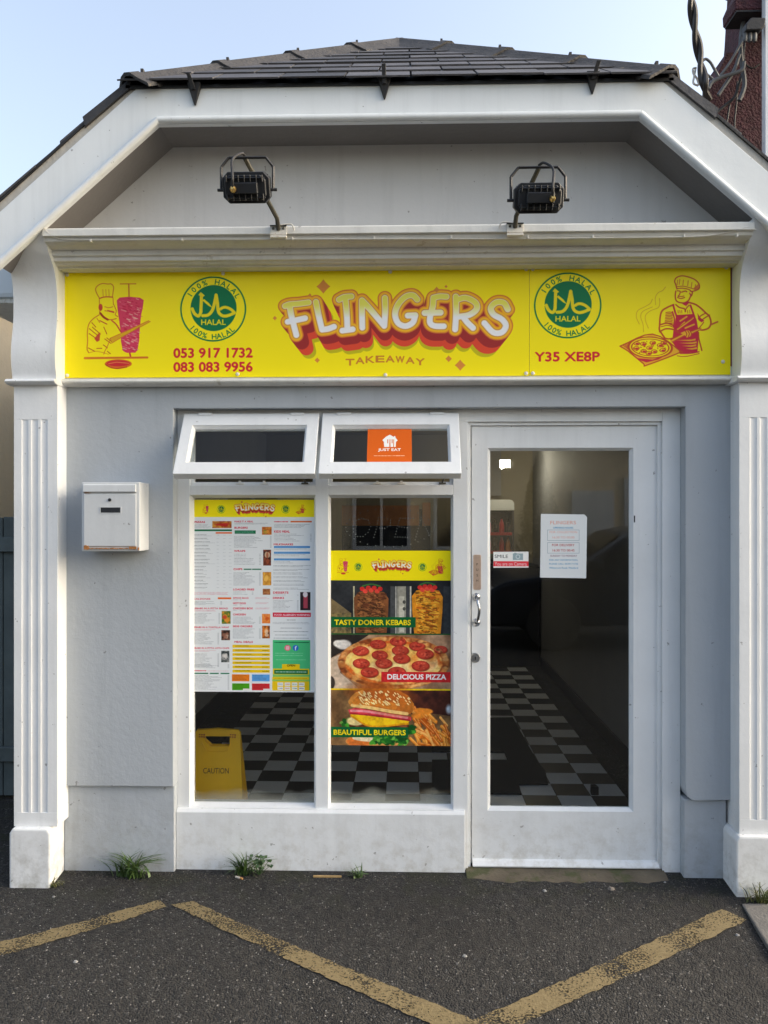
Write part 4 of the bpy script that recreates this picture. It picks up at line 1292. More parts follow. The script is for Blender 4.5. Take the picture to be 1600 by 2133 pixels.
def clip_tri(poly, h, L):
    """Clip a (u,v) polygon with the hip triangle |u| <= h*(1-v/L)."""
    for s in (-1, 1):
        out = []
        f = lambda p: h * (1 - p[1] / L) - s * p[0]
        for i in range(len(poly)):
            a, b = poly[i], poly[(i + 1) % len(poly)]
            fa, fb = f(a), f(b)
            if fa >= 0: out.append(a)
            if fa * fb < 0:
                t = fa / (fa - fb); out.append((a[0] + (b[0] - a[0]) * t, a[1] + (b[1] - a[1]) * t))
        poly = out
        if len(poly) < 3: return []
    return poly


exp, sw = .196, .268
rs = random.Random(12)
row = 0
while row * exp < hipL - .05:
    v0, v1 = row * exp - (.02 if row == 0 else 0), min(row * exp + exp * 1.32, hipL)
    off = (row % 2) * sw / 2 + .06
    k = -6
    while k < 6:
        u0 = k * sw + off; u1 = u0 + sw - .008
        dv = rs.uniform(-.004, .004)
        p2 = clip_tri([(u0, v0 + dv), (u1, v0 + dv + rs.uniform(-.003, .003)), (u1, v1), (u0, v1)], hE + .01, hipL + .012)
        k += 1
        if len(p2) < 3 or max(a[0] for a in p2) - min(a[0] for a in p2) < .03: continue
        tk = rs.uniform(.006, .008)
        lift0, lift1 = .008 + rs.uniform(0, .003), .001
        def at3(p, e):
            hgt = lift0 + (lift1 - lift0) * (p[1] - v0) / (v1 - v0) + e
            return Vector((xr, YE, zE)) + udir * p[0] + vdir * p[1] + ndir * hgt
        n = len(p2)
        V = [at3(p, tk) for p in p2] + [at3(p, 0) for p in p2]
        part('slate', MB().add(V, [tuple(range(n)), tuple(range(2 * n - 1, n - 1, -1))] + [(i, (i + 1) % n, (i + 1) % n + n, i + n) for i in range(n)]), M['slate'], roof_o)
    row += 1
# long slopes: slate courses seen only edge-on, joined
cs = MB()
for s in (-1, 1):
    for r_ in range(17):
        d0 = r_ * .15; x0 = HW + .03 - d0
        if x0 < .1: break
        zz0 = zE - (HW + .03 - hE) * TAN + d0 * TAN
        x1 = max(x0 - .20, .02); zz1 = zz0 + (x0 - x1) * TAN
        y0 = YE + .022 + rs.uniform(-.012, .004)
        if x1 < hE: y0 = YE + (YPK - YE) * (1 - x1 / hE) + .05
        a = [(x0, zz0 + .016), (x1, zz1 + .006), (x1, zz1 - .003), (x0, zz0 + .005)]
        cs.prism([(xr + s * px_, pz_) for px_, pz_ in a], 'y', y0, 5.42)
part('slate_courses', cs, M['slate'], roof_o, kind='stuff')
# eave batten: the dark line below the first course
eb = MB().box(xr - hE, xr + hE, YE + .012, YE + .05, zE - .016, zE - .004)
part('eave_batten', eb, M['black'], roof_o)
# hip ridge tiles: angular tiles lapping up each hip, with their little black clips
def ridge_tile(p0, p1, name='ridge_tile', wdt=.112):
    a, b = Vector(p0), Vector(p1)
    t = (b - a).normalized()
    side = t.cross(Vector((0, 0, 1))).normalized(); up = side.cross(t).normalized()
    prof = [(-wdt, -.050), (-wdt * .55, -.012), (-.03, .016), (0, .024), (.03, .016), (wdt * .55, -.012), (wdt, -.050)]
    lo = [(x, y - .014) for x, y in prof]
    m = MB()
    def ringp(p, sc, extra=0):
        return [p + side * x * sc + up * (y + extra) for x, y in prof] + [p + side * x * sc + up * (y + extra) for x, y in reversed(lo)]
    L = (b - a).length
    secs = [ringp(a, 1.0, .008), ringp(a + t * .05, 1.0, .007), ringp(a + t * .052, .98, .001), ringp(b, .95, -.004)]
    n = len(secs[0]); V = [p for s_ in secs for p in s_]; F = []
    for q in range(len(secs) - 1):
        for i in range(n):
            F.append((q * n + i, q * n + (i + 1) % n, (q + 1) * n + (i + 1) % n, (q + 1) * n + i))
    F += [tuple(range(n)), tuple(range(len(V) - 1, len(V) - n - 1, -1))]
    m.add(V, F)
    c = a + t * .10 + up * .03
    m.box(c.x - .006, c.x + .006, c.y - .010, c.y + .010, c.z - .02, c.z + .003)
    return part(name, m, M['ridge'], roof_o)


for s in (-1, 1):
    A = Vector((xr + s * (hE - .01), YE + .004, zE + .010)); B = Vector((xr, YPK, zR + .03))
    n = 4
    for i in range(n):
        t0, t1 = i / n, min((i + 1) / n + .02, 1)
        ridge_tile(A.lerp(B, t0), A.lerp(B, t1))
for i in range(9):
    ridge_tile((xr, YPK + .10 + i * .45, zR + .008), (xr, YPK + .10 + i * .45 + .47, zR + .008), wdt=.12)
# doubled slates at the top of each verge
for s in (-1, 1):
    q0, q1 = hE - .02, hE + .17
    a = [(q0, zE - .012), (q1, zE - (q1 - hE) * TAN - .020), (q1 + .01, zE - (q1 - hE) * TAN + .018), (q0, zE + .024)]
    part('verge_slate', MB().prism([(xr + s * p, q) for p, q in a], 'y', YE + .012, YE + .4), M['slate'], roof_o)
# mortar under the verge
for s in (-1, 1):
    a = [(hE, zE - .008), (HW + .01, zE - (HW + .01 - hE) * TAN - .008), (HW + .01, zE - (HW + .01 - hE) * TAN + .004), (hE, zE + .004)]
    part('verge_mortar', MB().prism([(xr + s * p, q) for p, q in a], 'y', YFA - .004, YFA + .05), M['iron'], roof_o)

# ---- cornice above the sign: lip, hollow, steps
yl = -.338
rows = [(469, yl + .004), (471, yl), (485, yl), (487, yl + .006), (489, yl + .014), (497, -.318), (505, -.296), (511, -.272), (514, -.262), (515.5, -.252), (527, -.250), (528.5, -.243), (531, -.238), (538, -.236), (540, -.232), (541.5, -.222), (547, -.212), (549, -.204), (550, -.192), (554, -.190), (556, -.182), (557, -.17)]
prof = [(y, zw(p, y)) for p, y in rows]
prof = prof + [(-.125, prof[-1][1]), (-.125, prof[0][1] + .004)]
cor = MB().prism(prof, 'x', xPLi - .004, xPRi + .004)
part('cornice', cor, M['cornice'], shop, .0012, 1)

# ---- pilasters with fluted shafts, plinth blocks and scrolled consoles
zCap0, zCap1 = zw(797, -.235), zw(784, -.235)
zBase = zw(1735, YB)
zFl0, zFl1 = zw(1700, YP), zw(872, YP)


def console_prof():
    """Side view of the scrolled console (y, z), from the cap up to the fascia."""
    pts = [(786, -.212), (779, -.214), (760, -.222), (735, -.226), (710, -.222), (685, -.212), (660, -.205), (635, -.203), (610, -.205), (585, -.213), (560, -.230), (540, -.255), (522, -.282), (505, -.303), (492, -.316), (478, -.328), (462, -.335)]
    return [(y, zw(p, y)) for p, y in smooth(pts, 3)]


def pilaster(x0, x1, flutes, base0, base1):
    m = MB()
    # fluted part: cross-section with hollow grooves
    cs_ = [(x0, .02), (x0, YP)]
    for f in flutes:
        for k in range(9):
            an = math.pi * k / 8
            cs_.append((f - .0145 * math.cos(an), YP + .0035 * math.sin(an)))
    cs_ += [(x1, YP), (x1, .02)]
    m.prism(cs_, 'z', zFl0, zFl1)
    m.prism([(x0, .02), (x0, YP), (x1, YP), (x1, .02)], 'z', zFl1, zCap0 + .004)
    m.prism([(x0, .02), (x0, YP), (x1, YP), (x1, .02)], 'z', zBase, zFl0)
    o = part('pilaster', m, M['pilaster'], shop, .0025, 1)
    b = MB()
    b.prism([(base0, -.02), (base0, zBase - .02), (base0 + .012, zBase), (base1 - .012, zBase), (base1, zBase - .02), (base1, -.02)], 'y', YB, -.01)
    part('plinth_block', b, M['pilaster'], o, .008, 2)
    c = MB()
    pr = console_prof()
    c.prism(pr + [(-.05, pr[-1][1]), (-.05, pr[0][1])], 'x', x0, x1)
    part('console', c, M['pilaster'], o, smooth=30)
    cap = MB()
    cp = [(-.205, zCap0), (-.232, zCap0 + .004), (-.242, (zCap0 + zCap1) / 2), (-.232, zCap1 - .003), (-.205, zCap1), (-.01, zCap1), (-.01, zCap0)]
    cap.prism(cp, 'x', x0 - .022, x1 + .004)
    part('cap_moulding', cap, M['pilaster'], o, .002, 1)
    return o


fw = (xw(52, YP), xw(72, YP), xw(92, YP))
pilaster(xPLo, xPLi, fw, xw(19, YB), xw(104, YB))
pilaster(xPRi, xPRo, sorted(xPRi + (xPLi - f) for f in fw), xw(1534, YB), xPRo + .015)
# rounded ledge under the sign
lg = MB()
zl0, zl1 = zw(800, -.165), zw(786, -.165)
lp = [(-.112, zl0), (-.150, zl0 + .003), (-.168, zl0 + .010), (-.172, (zl0 + zl1) / 2 + .002), (-.166, zl1 - .003), (-.150, zl1), (-.112, zl1)]
lg.prism(lp, 'x', xPLi + .002, xPRi - .006)
part('sign_ledge', lg, M['cornice'], shop, .0015, 1)
# board behind the sign with the old maroon paint showing round it
bb = MB().box(xPLi + .001, xPRi - .001, -.122, -.1125, zl1 + .0005, zw(552, -.13))
bo = part('sign_backboard', bb, M['cornice'], shop)
xs0, xs1 = xw(1512, -.124), xw(1530, -.124)
jag = random.Random(3)
zA, zB = zw(768, -.124), zw(562, -.124)
edge = [(xs1 + jag.uniform(-.004, .006), zA + (zB - zA) * i / 24) for i in range(25)]
part('old_maroon_paint', MB().prism([(xs0, zA + .01)] + edge + [(xs0, zB)], 'y', -.1242, -.1225), M['maroon'], bo)
for a, b in ((356, 470), (560, 640), (650, 820), (980, 1110), (1200, 1240)):
    x = xw(a, -.124); xe = xw(b, -.124); top_ = [(x, zw(561, -.124))]
    while x < xe:
        top_.append((x, zw(555.5 + jag.uniform(-1.6, 2.0), -.124))); x += .03
    part('old_maroon_paint', MB().prism(top_ + [(xe, zw(561, -.124))], 'y', -.1242, -.1225), M['maroon'], bo)

# ---- timber shopfront: window frame, panel, panes
X = lambda p: xw(p, YF)
Z = lambda p: zw(p, YF)
fr = MB()
yb_ = .055
fr.box(xL, X(395), YF, yb_, Z(1690), zT)
fr.box(X(657), X(684), YF, yb_, Z(1690), Z(879))
fr.box(X(944), X(975), YF, yb_, 0.0, Z(879))
fr.box(X(1380), xR, YF, yb_, -.01, zT)
fr.box(X(395), X(1380), YF, yb_, Z(879), zT)
for a, b in ((395, 657), (684, 944)):
    fr.box(X(a), X(b), YF, yb_, Z(1031), Z(1010))
    fr.box(X(a), X(b), YF, yb_, Z(1690), Z(1685))
frame = part('window_frame', fr, M['white'], shop, .002, 2)
for a, b, i0, i1 in ((395, 657, 401, 653), (684, 944, 688, 940)):
    bead = MB().ring((X(a), X(b), Z(1685), Z(1031)), (X(i0), X(i1), Z(1679), Z(1037)), YF + .004, YF + .042, YF + .028)
    part('glazing_bead', bead, M['white'], frame)
    M['glass_frost'] = M.get('glass_frost') or glass_mat('window_glass_with_condensation', 1.35, (.93, .95, .95), (Z(1679), .42))
    part('window_pane', MB().box(X(i0) - .004, X(i1) + .004, YF + .034, YF + .038, Z(1679) - .004, Z(1037) + .004), M['glass_frost'], frame)
pn = MB()
zb_ = zw(1690, -.07)
pn.prism([(-.07, 0.0), (-.07, zb_ - .012), (-.058, zb_), (.05, zb_), (.05, 0.0)], 'x', xL + .001, X(968))
part('lower_panel', pn, M['white'], shop, .003, 2)
# door lining: a step inside the frame
dl = MB()
dl.box(X(975), X(981), YF + .014, yb_, .02, Z(886)); dl.box(X(1372), X(1380), YF + .014, yb_, .02, Z(886)); dl.box(X(975), X(1380), YF + .014, yb_, Z(886), Z(879))
part('door_lining', dl, M['white'], shop, .0015, 1)

# ---- door
YD = -.018
X2 = lambda p: xw(p, YD)
Z2 = lambda p: zw(p, YD)
din = (X2(1016), X2(1319), Z2(1686), Z2(934))
door = part('door', MB().ring((X2(982.5), X2(1371), Z2(1796), Z2(887.5)), din, YD, .026), M['white'], shop, .0015, 2, label='white timber door with one tall glass pane')
gin = (X2(1022), X2(1313), Z2(1680), Z2(939))
part('glazing_bead', MB().ring(din, gin, YD + .003, YD + .030, YD + .017), M['white'], door)
part('door_pane', MB().box(gin[0] - .003, gin[1] + .003, YD + .021, YD + .025, gin[2] - .003, gin[3] + .003), M['glass'], door)
wb = MB().prism([(YD, Z2(1786)), (YD - .012, Z2(1788)), (YD - .026, Z2(1796)), (YD - .024, Z2(1799)), (YD + .01, Z2(1799)), (YD + .01, Z2(1786))], 'x', X2(984), X2(1370))
part('weather_bar', wb, M['white'], door, .001, 1)
wg = MB().box(X2(976), X2(1379), YD - .004, .05, .020, Z2(1800))
part('door_sill_gap', wg, M['black'], shop)
# push plate, handle and lock
pc = X2(994); ph = .5 * (X2(1002) - X2(986))
z0_, z1_ = Z2(1228), Z2(1155)
pl = [(pc + ph * math.cos(t) * 1.0 if False else pc + sx * (ph - .006) + .006 * math.cos(t), zc + .006 * math.sin(t)) for (sx, zc, t0) in ((1, z1_ - .006, 0), (-1, z1_ - .006, 90), (-1, z0_ + .006, 180), (1, z0_ + .006, 270)) for t in (R(t0), R(t0 + 45), R(t0 + 90))]
pp = part('push_plate', MB().prism(pl, 'y', YD - .003, YD + .001), M['push'], door, .0008, 1)
lt = MB()
for i, ch in enumerate('PUSH'):
    co, tr = text_tris(ch)
    c0 = (co.min(0) + co.max(0)) / 2
    sc_ = .016
    zz = Z2(1175 + i * 11.3)
    lt.add([(pc + (p[0] - c0[0]) * sc_, YD - .0034, zz + (p[1] - c0[1]) * sc_) for p in co], [tuple(t) for t in tr])
part('lettering', lt, M['print_black'], pp, weld=False)
hd = MB()
hx = X2(992)
za, zb = Z2(1243), Z2(1296)
for zc in (za, zb):
    hd.lathe([(.0185, 0), (.0185, -.003), (.015, -.007), (.010, -.010), (.007, -.014)], (hx, YD + .001, zc), 'y', 18)
hd.tube(smooth([(hx, YD - .008, za - .004), (hx + .003, YD - .030, za - .014), (hx + .010, YD - .040, (za + zb) / 2), (hx + .003, YD - .030, zb + .014), (hx, YD - .008, zb + .004)], 5), .0065, 10)
part('handle', hd, M['chrome'], door, smooth=True)
lk = MB().lathe([(.0225, 0), (.0225, -.004), (.0195, -.008), (.014, -.008), (.0135, -.006), (.010, -.006), (.009, -.010)], (X2(990), YD + .001, Z2(1369)), 'y', 24)
lo_ = part('lock', lk, M['steel'], door, smooth=30)
part('keyhole', MB().box(X2(990) - .0025, X2(990) + .0025, YD - .0105, YD - .0085, Z2(1369) - .008, Z2(1369) + .006), M['black'], lo_)
# a dark nick in the glazing bead
part('paint_chip', MB().box(X2(1320.5), X2(1323), YD - .0006, YD + .002, Z2(1088), Z2(1074)), M['black'], door)

# stone step
sp = MB()
n = 18
xs = [xw(975, -.05) - .01 + (xw(1388, -.05) - xw(975, -.05)) * i / n for i in range(n + 1)]
ra = random.Random(6)
zt_ = .047
for i in range(n):
    pass
V, F = [], []
for i, x in enumerate(xs):
    j = ra.uniform(-.006, .006)
    V += [(x, .04, zt_), (x, -.050 + j * .5, zt_ - .003 + j * .3), (x, -.085 + j, zt_ - .006), (x, -.165 + j * 2 - .018 * math.sin(i / n * 3.1), .018), (x, .04, -.01)]
for i in range(n):
    for k in range(4):
        F.append((i * 5 + k, i * 5 + k + 1, (i + 1) * 5 + k + 1, (i + 1) * 5 + k))
F += [(0, 1, 2, 3, 4), tuple(n * 5 + k for k in (4, 3, 2, 1, 0))]
part('door_step', MB().add(V, F), M['step'], shop, smooth=35)

# ---- top-hung sashes standing open
zh = Z(867)
yh = YF - .012
def awning(px0, px1, gl0, gl1):
    zb2 = zw(992, YF - .19); drop = zh - zb2
    hgt = math.hypot(drop, .178); an = -math.atan2(.178, drop)
    x0, x1 = xw(px0, yh), xw(px1, yh)
    Mx = Matrix.Translation((0, yh, zh)) @ Matrix.Rotation(an, 4, 'X') @ Matrix.Translation((0, -yh, -zh))
    o = MB().ring((x0, x1, zh - hgt, zh), (x0 + gl0, x1 - gl1, zh - hgt + .062, zh - .066), yh - .02, yh + .02).move(Mx)
    sash = part('awning_window', o, M['white'], shop, .003, 2)
    b = MB().ring((x0 + gl0, x1 - gl1, zh - hgt + .062, zh - .066), (x0 + gl0 + .008, x1 - gl1 - .008, zh - hgt + .068, zh - .075), yh - .016, yh + .014, yh - .002).move(Mx)
    part('glazing_bead', b, M['white'], sash)
    part('sash_pane', MB().box(x0 + gl0, x1 - gl1, yh + .003, yh + .007, zh - hgt + .062, zh - .066).move(Mx), M['sash_glass'], sash)
    for f in (.16, .84):
        xh = x0 + (x1 - x0) * f
        part('hinge', MB().box(xh - .03, xh + .03, yh - .026, yh - .004, zh + .002, zh + .009).tube([(xh - .03, yh - .018, zh + .008), (xh + .03, yh - .018, zh + .008)], .006, 10), M['white'], sash)
    foot = Mx @ Vector((x1 - .06, yh + .018, zh - hgt + .03))
    part('stay', MB().tube([(x1 - .07, YF + .02, Z(1004)), tuple(foot)], .004, 6).box(x1 - .085, x1 - .055, YF + .006, YF + .03, Z(1008), Z(1005)), M['dark_steel'], sash)
    for f in (.40, .58):
        xk = x0 + (x1 - x0) * f
        part('catch', MB().box(xk - .018, xk + .018, YF + .004, YF + .02, Z(1009), Z(1006.5)).box(xk - .005, xk + .005, YF + .006, YF + .016, Z(1006.5), Z(1001)), M['cap'], sash)
    return an, hgt, x0, x1


an1, hg1, ax0, ax1 = awning(386, 666, .048, .052)
an2, hg2, bx0, bx1 = awning(673, 955, .050, .044)
# rebate behind the open sashes
rb_ = MB()
for a, b in ((395, 657), (684, 944)):
    rb_.ring((X(a), X(b), Z(1010), Z(879)), (X(a) + .014, X(b) - .014, Z(1010) + .014, Z(879) - .012), YF + .02, YF + .05)
part('sash_rebate', rb_, M['white'], frame)

# ================================================================== inside the shop
ZFL = .04
ifl = MB().box(-1.551, 1.4245, .057, 5.199, -.02, ZFL - .004)
ifloor = part('interior_floor', ifl, M['skirting'], shop)
TS = .193
tx0, ty0 = gw(1231.5, 1657, ZFL)
c_lo, c_hi = -1.44, 1.34
for a, b in ((-1.551, -1.546), (1.4195, 1.4245)):
    part('interior_side_wall', MB().box(a, b, .10, 5.199, ZFL, 2.5), M['interior'], shop)
part('interior_back_wall', MB().box(-1.545, 1.419, 5.19, 5.199, ZFL, 2.5), M['plaster'], shop)
for a, b in ((-1.5455, -1.53), (1.405, 1.419)):
    part('skirting_board', MB().box(a, b, .10, 4.6, ZFL, ZFL + .10), M['skirting'], shop)
tiles = {}
for dark in (0, 1):
    mb = MB().box(0, TS - .003, 0, TS - .003, -.003, 0)
    tiles[dark] = mb.mesh('floor_tile', M['tile_dark'] if dark else M['tile_light'], bevel=.0008, seg=1)
far = {0: MB(), 1: MB()}
cnt = 0
for r_ in range(-5, 26):
    y = ty0 + r_ * TS
    if y < .06 or y + TS > 4.6: continue
    for c_ in range(-16, 10):
        x = tx0 + c_ * TS
        if x < c_lo - .01 or x + TS > c_hi + .03: continue
        dark = (r_ + c_) % 2          # the tile at (0, 0) is a light one
        if cnt < 285:
            o = bpy.data.objects.new('floor_tile', tiles[dark]); COL.objects.link(o); o.parent = ifloor
            o.location = (x, y, ZFL); cnt += 1
        else:
            far[dark].box(x, x + TS - .003, y, y + TS - .003, ZFL - .003, ZFL)
for dark in (0, 1):
    part('distant_floor_tiles', far[dark], M['tile_dark'] if dark else M['tile_light'], ifloor, kind='stuff')
# counter
ct = thing('serving_counter', 'black serving counter across the back of the shop behind the door glass', 'counter', (0, 4.7, 0))
part('front_panel', MB().box(-1.54, 1.40, 4.63, 4.67, ZFL, 1.04), M['counter'], ct)
part('worktop', MB().box(-1.54, 1.41, 4.58, 5.12, 1.041, 1.08), M['counter'], ct, .004)
# partition beside the fridge and lit tube
pt = MB().box(xw(985, 5.1), xw(1044, 5.1), 5.1, 5.18, 1.82, 2.5)
part('partition', pt, M['interior'], shop)
wl = thing('wall_light', 'small lit white tube light high on the wall seen through the door', 'wall light', (xw(1052, 4.4), 4.4, zw(968, 4.4)))
lc = Vector(wl.location)
part('housing', MB().box(lc.x - .05, lc.x + .06, lc.y + .03, lc.y + .06, lc.z - .03, lc.z + .05), M['white_top'], wl)
lt_ = MB().prism([(lc.x - .034, lc.z - .046), (lc.x + .034, lc.z - .006), (lc.x + .034, lc.z + .034), (lc.x - .034, lc.z - .004)], 'y', lc.y - .03, lc.y + .028)
part('tube', lt_, M['lamp'], wl, .006)
ll = bpy.data.lights.new('tube_light', 'POINT'); ll.energy = 1.8; ll.color = (1, .90, .68); ll.shadow_soft_size = .06
lo2 = bpy.data.objects.new('tube_light', ll); COL.objects.link(lo2); lo2.parent = wl; lo2.location = (0.02, -.10, 0)
# fridge
YG = 4.66
fx0, fx1 = xw(985, YG), xw(1071, YG)
fz = zw(1041, YG)
fg = thing('drinks_fridge', 'small glass-fronted drinks fridge with a white canopy standing on the counter', 'fridge', ((fx0 + fx1) / 2, YG + .2, 1.081))
cn = MB()
zc0 = zw(1063, YG)
cp = [(fx0, zc0), (fx1, zc0), (fx1, fz - .045)] + [(fx1 - .05 + .05 * math.cos(R(t)), fz - .05 + .05 * math.sin(R(t))) for t in (15, 30, 45, 60, 75, 90)] + [(fx0 + .05, fz)] + [(fx0 + .05 + .05 * math.cos(R(t)), fz - .05 + .05 * math.sin(R(t))) for t in (105, 120, 135, 150, 165, 180)]
part('canopy', cn.prism(cp, 'y', YG - .01, YG + .4), M['white_top'], fg)
part('body', MB().box(fx0, fx0 + .02, YG, YG + .4, 1.081, zc0).box(fx1 - .02, fx1, YG, YG + .4, 1.081, zc0).box(fx0 + .02, fx1 - .02, YG + .48, YG + .4, 1.081, zc0).box(fx0 + .02, fx1 - .02, YG, YG + .38, 1.081, 1.10), M['fridge'], fg)
shz = [zw(1112, YG), zw(1150, YG)]
for zs in shz:
    part('shelf', MB().box(fx0 + .022, fx1 - .022, YG + .02, YG + .36, zs - .012, zs).box(fx0 + .022, fx1 - .022, YG + .005, YG + .018, zs - .014, zs + .016), M['red_plastic'], fg)
def bottle_mesh(m):
    mb = MB().lathe([(.026, 0), (.028, .02), (.028, .09), (.022, .115), (.010, .14), (.010, .155)], (0, 0, 0), 'z', 10)
    return mb.mesh('bottle', M[m], smooth=True)
bm_ = {k: bottle_mesh(k) for k in ('red_plastic', 'dark_glass', 'amber')}
bi = 0
for zs in shz[:2]:
    for i in range(4):
        x = fx1 - .055 - i * .068
        kind = ('dark_glass', 'red_plastic', 'dark_glass', 'red_plastic', 'dark_glass')[i] if zs == shz[0] else ('amber', 'red_plastic', 'dark_glass', 'red_plastic', 'red_plastic')[i]
        o = bpy.data.objects.new('bottle', bm_[kind]); COL.objects.link(o); o.location = (x, YG + .06, zs + .001)
        tag(o, {'dark_glass': 'dark soft drink bottle', 'red_plastic': 'red soft drink bottle', 'amber': 'amber soft drink bottle'}[kind] + (' on the upper fridge shelf' if zs == shz[0] else ' on the lower fridge shelf'), 'bottle', 'drinks in the fridge')
# boards added to stand in for the orange reflection in the window glass
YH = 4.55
ob = thing('reflection_board', 'brown board added above the counter to stand in for the window reflection', 'board', (xw(790, YH), YH, zw(1095, YH)))
part('panel', MB().box(xw(712, YH), xw(873, YH), YH, YH + .02, zw(1095, YH), zw(1053, YH)), M['reflection_orange'], ob)  # added panel standing in for the orange reflection
part('reflection_side_panel', MB().box(xw(880, YH), xw(897, YH), YH, YH + .02, zw(1095, YH), zw(1047, YH)), M['reflection_orange'], ob)
part('reflection_board_support', MB().box(xw(712, YH), xw(897, YH), YH + .021, YH + .04, 1.085, zw(1060, YH)), M['counter'], ob)
# rubber mat, folded doorstop
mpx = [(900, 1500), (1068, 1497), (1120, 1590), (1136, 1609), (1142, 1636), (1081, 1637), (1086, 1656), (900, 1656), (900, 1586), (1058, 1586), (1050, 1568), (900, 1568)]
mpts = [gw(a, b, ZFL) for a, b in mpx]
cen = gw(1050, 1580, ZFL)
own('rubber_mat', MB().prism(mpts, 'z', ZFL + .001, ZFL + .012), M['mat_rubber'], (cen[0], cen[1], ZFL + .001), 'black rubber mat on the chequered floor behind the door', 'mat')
dx, dy = gw(1238, 1655, ZFL)
own('doorstop', MB().prism([(dx - .022, dy - .02), (dx + .022, dy - .02), (dx + .016, dy + .03), (dx - .016, dy + .03)], 'z', ZFL + .001, ZFL + .05), M['mat_rubber'], (dx, dy, ZFL + .001), 'small black doorstop on a grey tile inside the door', 'doorstop', bevel=.006)

# caution sign standing inside the window
cy0, cx0_, cx1_ = .19, xw(400, .19), xw(512, .19)
zt2 = zw(1527, .22)
cs1 = thing('caution_sign', 'yellow plastic folding caution sign standing inside the window beside the pillar', 'floor sign', ((cx0_ + cx1_) / 2, .24, ZFL))
xm = (xw(400, .2) + xw(496, .2)) / 2; ht = zt2 - ZFL
def leaf_board(sgn):
    wt, wb2 = .112, .148
    zz = lambda f: ZFL + ht * f
    outer = [(xm - wb2, zz(0)), (xm - wb2 + .04, zz(.0)), (xm - wb2 + .055, zz(.05)), (xm + wb2 - .055, zz(.05)), (xm + wb2 - .04, zz(0)), (xm + wb2, zz(0)), (xm + wt, zz(.975)), (xm + wt - .012, zz(1.0)), (xm, zz(1.012)), (xm - wt + .012, zz(1.0)), (xm - wt, zz(.975))]
    hx0, hx1, hz0, hz1 = xm - .062, xm + .062, zz(.855), zz(.945)
    m = MB()
    # plate around the hand hole: left, right, above, below
    bl_, br_ = outer[0], outer[5]
    fx = lambda z, s: xm + s * (wb2 + (wt - wb2) * (z - ZFL) / (ht * .975))
    m.prism([(bl_[0], zz(0)), (bl_[0] + .04, zz(0)), (bl_[0] + .055, zz(.05)), (br_[0] - .055, zz(.05)), (br_[0] - .04, zz(0)), (br_[0], zz(0)), (fx(hz0, 1), hz0), (fx(hz0, -1), hz0)], 'y', 0, .014)
    m.prism([(fx(hz0, -1), hz0), (hx0 + .03, hz0), (hx0, hz0 + .03), (hx0, hz1), (fx(hz1, -1), hz1)], 'y', 0, .014)
    m.prism([(hx1, hz0), (fx(hz0, 1), hz0), (fx(hz1, 1), hz1), (hx1, hz1)], 'y', 0, .014)
    m.prism([(fx(hz1, -1), hz1), (fx(hz1, 1), hz1), (xm + wt, zz(.975)), (xm + wt - .012, zz(1.0)), (xm, zz(1.012)), (xm - wt + .012, zz(1.0)), (xm - wt, zz(.975))], 'y', 0, .014)
    m.tube([(hx0 - .012, -.001, hz0 + .02), (hx0 + .012, -.001, hz0 - .022), (hx1 - .012, -.001, hz0 - .022), (hx1 + .008, -.001, hz0 + .02)], .003, 6)
    ang = R(9) * sgn
    Mx = Matrix.Translation((0, .25, ZFL + ht)) @ Matrix.Rotation(ang, 4, 'X') @ Matrix.Translation((0, 0, -(ZFL + ht)))
    return m, Mx
m, Mx = leaf_board(-1)
fpanel = part('front_leaf', m.move(Mx), M['yellow_plastic'], cs1)
co, tr = text_tris('CAUTION')
lo_c, hi_c = co.min(0), co.max(0)
tw, tz = .125, zw(1618, .2)
tm = MB().add([(xm - tw / 2 + (p[0] - lo_c[0]) / (hi_c[0] - lo_c[0]) * tw, -.0008, tz + (p[1] - lo_c[1]) / (hi_c[1] - lo_c[1]) * .026) for p in co], [tuple(t) for t in tr]).move(Mx)
part('lettering', tm, M['print_black'], fpanel, weld=False)
pm = MB()
for sx in (-.078, .074):
    for i in range(3):
        for j in range(2):
            pm.box(xm + sx + i * .011 - .012, xm + sx + i * .011 - .005, -.0009, .0, ZFL + ht * (.955 - j * .02) - i * .001, ZFL + ht * (.965 - j * .02))
part('edge_print', pm.move(Mx), M['print_red'], fpanel)
m, Mx = leaf_board(1)
part('rear_leaf', m.move(Mx), M['yellow_plastic'], cs1)

# ================================================================== prints and fixings on the front
IMG = {}
IMG['sign'] = make_sign_picture().image('sign_print'); IMG['menu'] = make_menu_picture().image('menu_print'); IMG['food'] = make_food_picture().image('food_print')
IMG['hours'] = make_hours_picture().image('hours_print'); IMG['camera'] = make_camera_picture().image('camera_print'); IMG['delivery'] = make_delivery_picture().image('delivery_print')
P_ = {k: print_mat(k + '_print', v, {'sign': .36, 'hours': .7}.get(k, .45)) for k, v in IMG.items()}

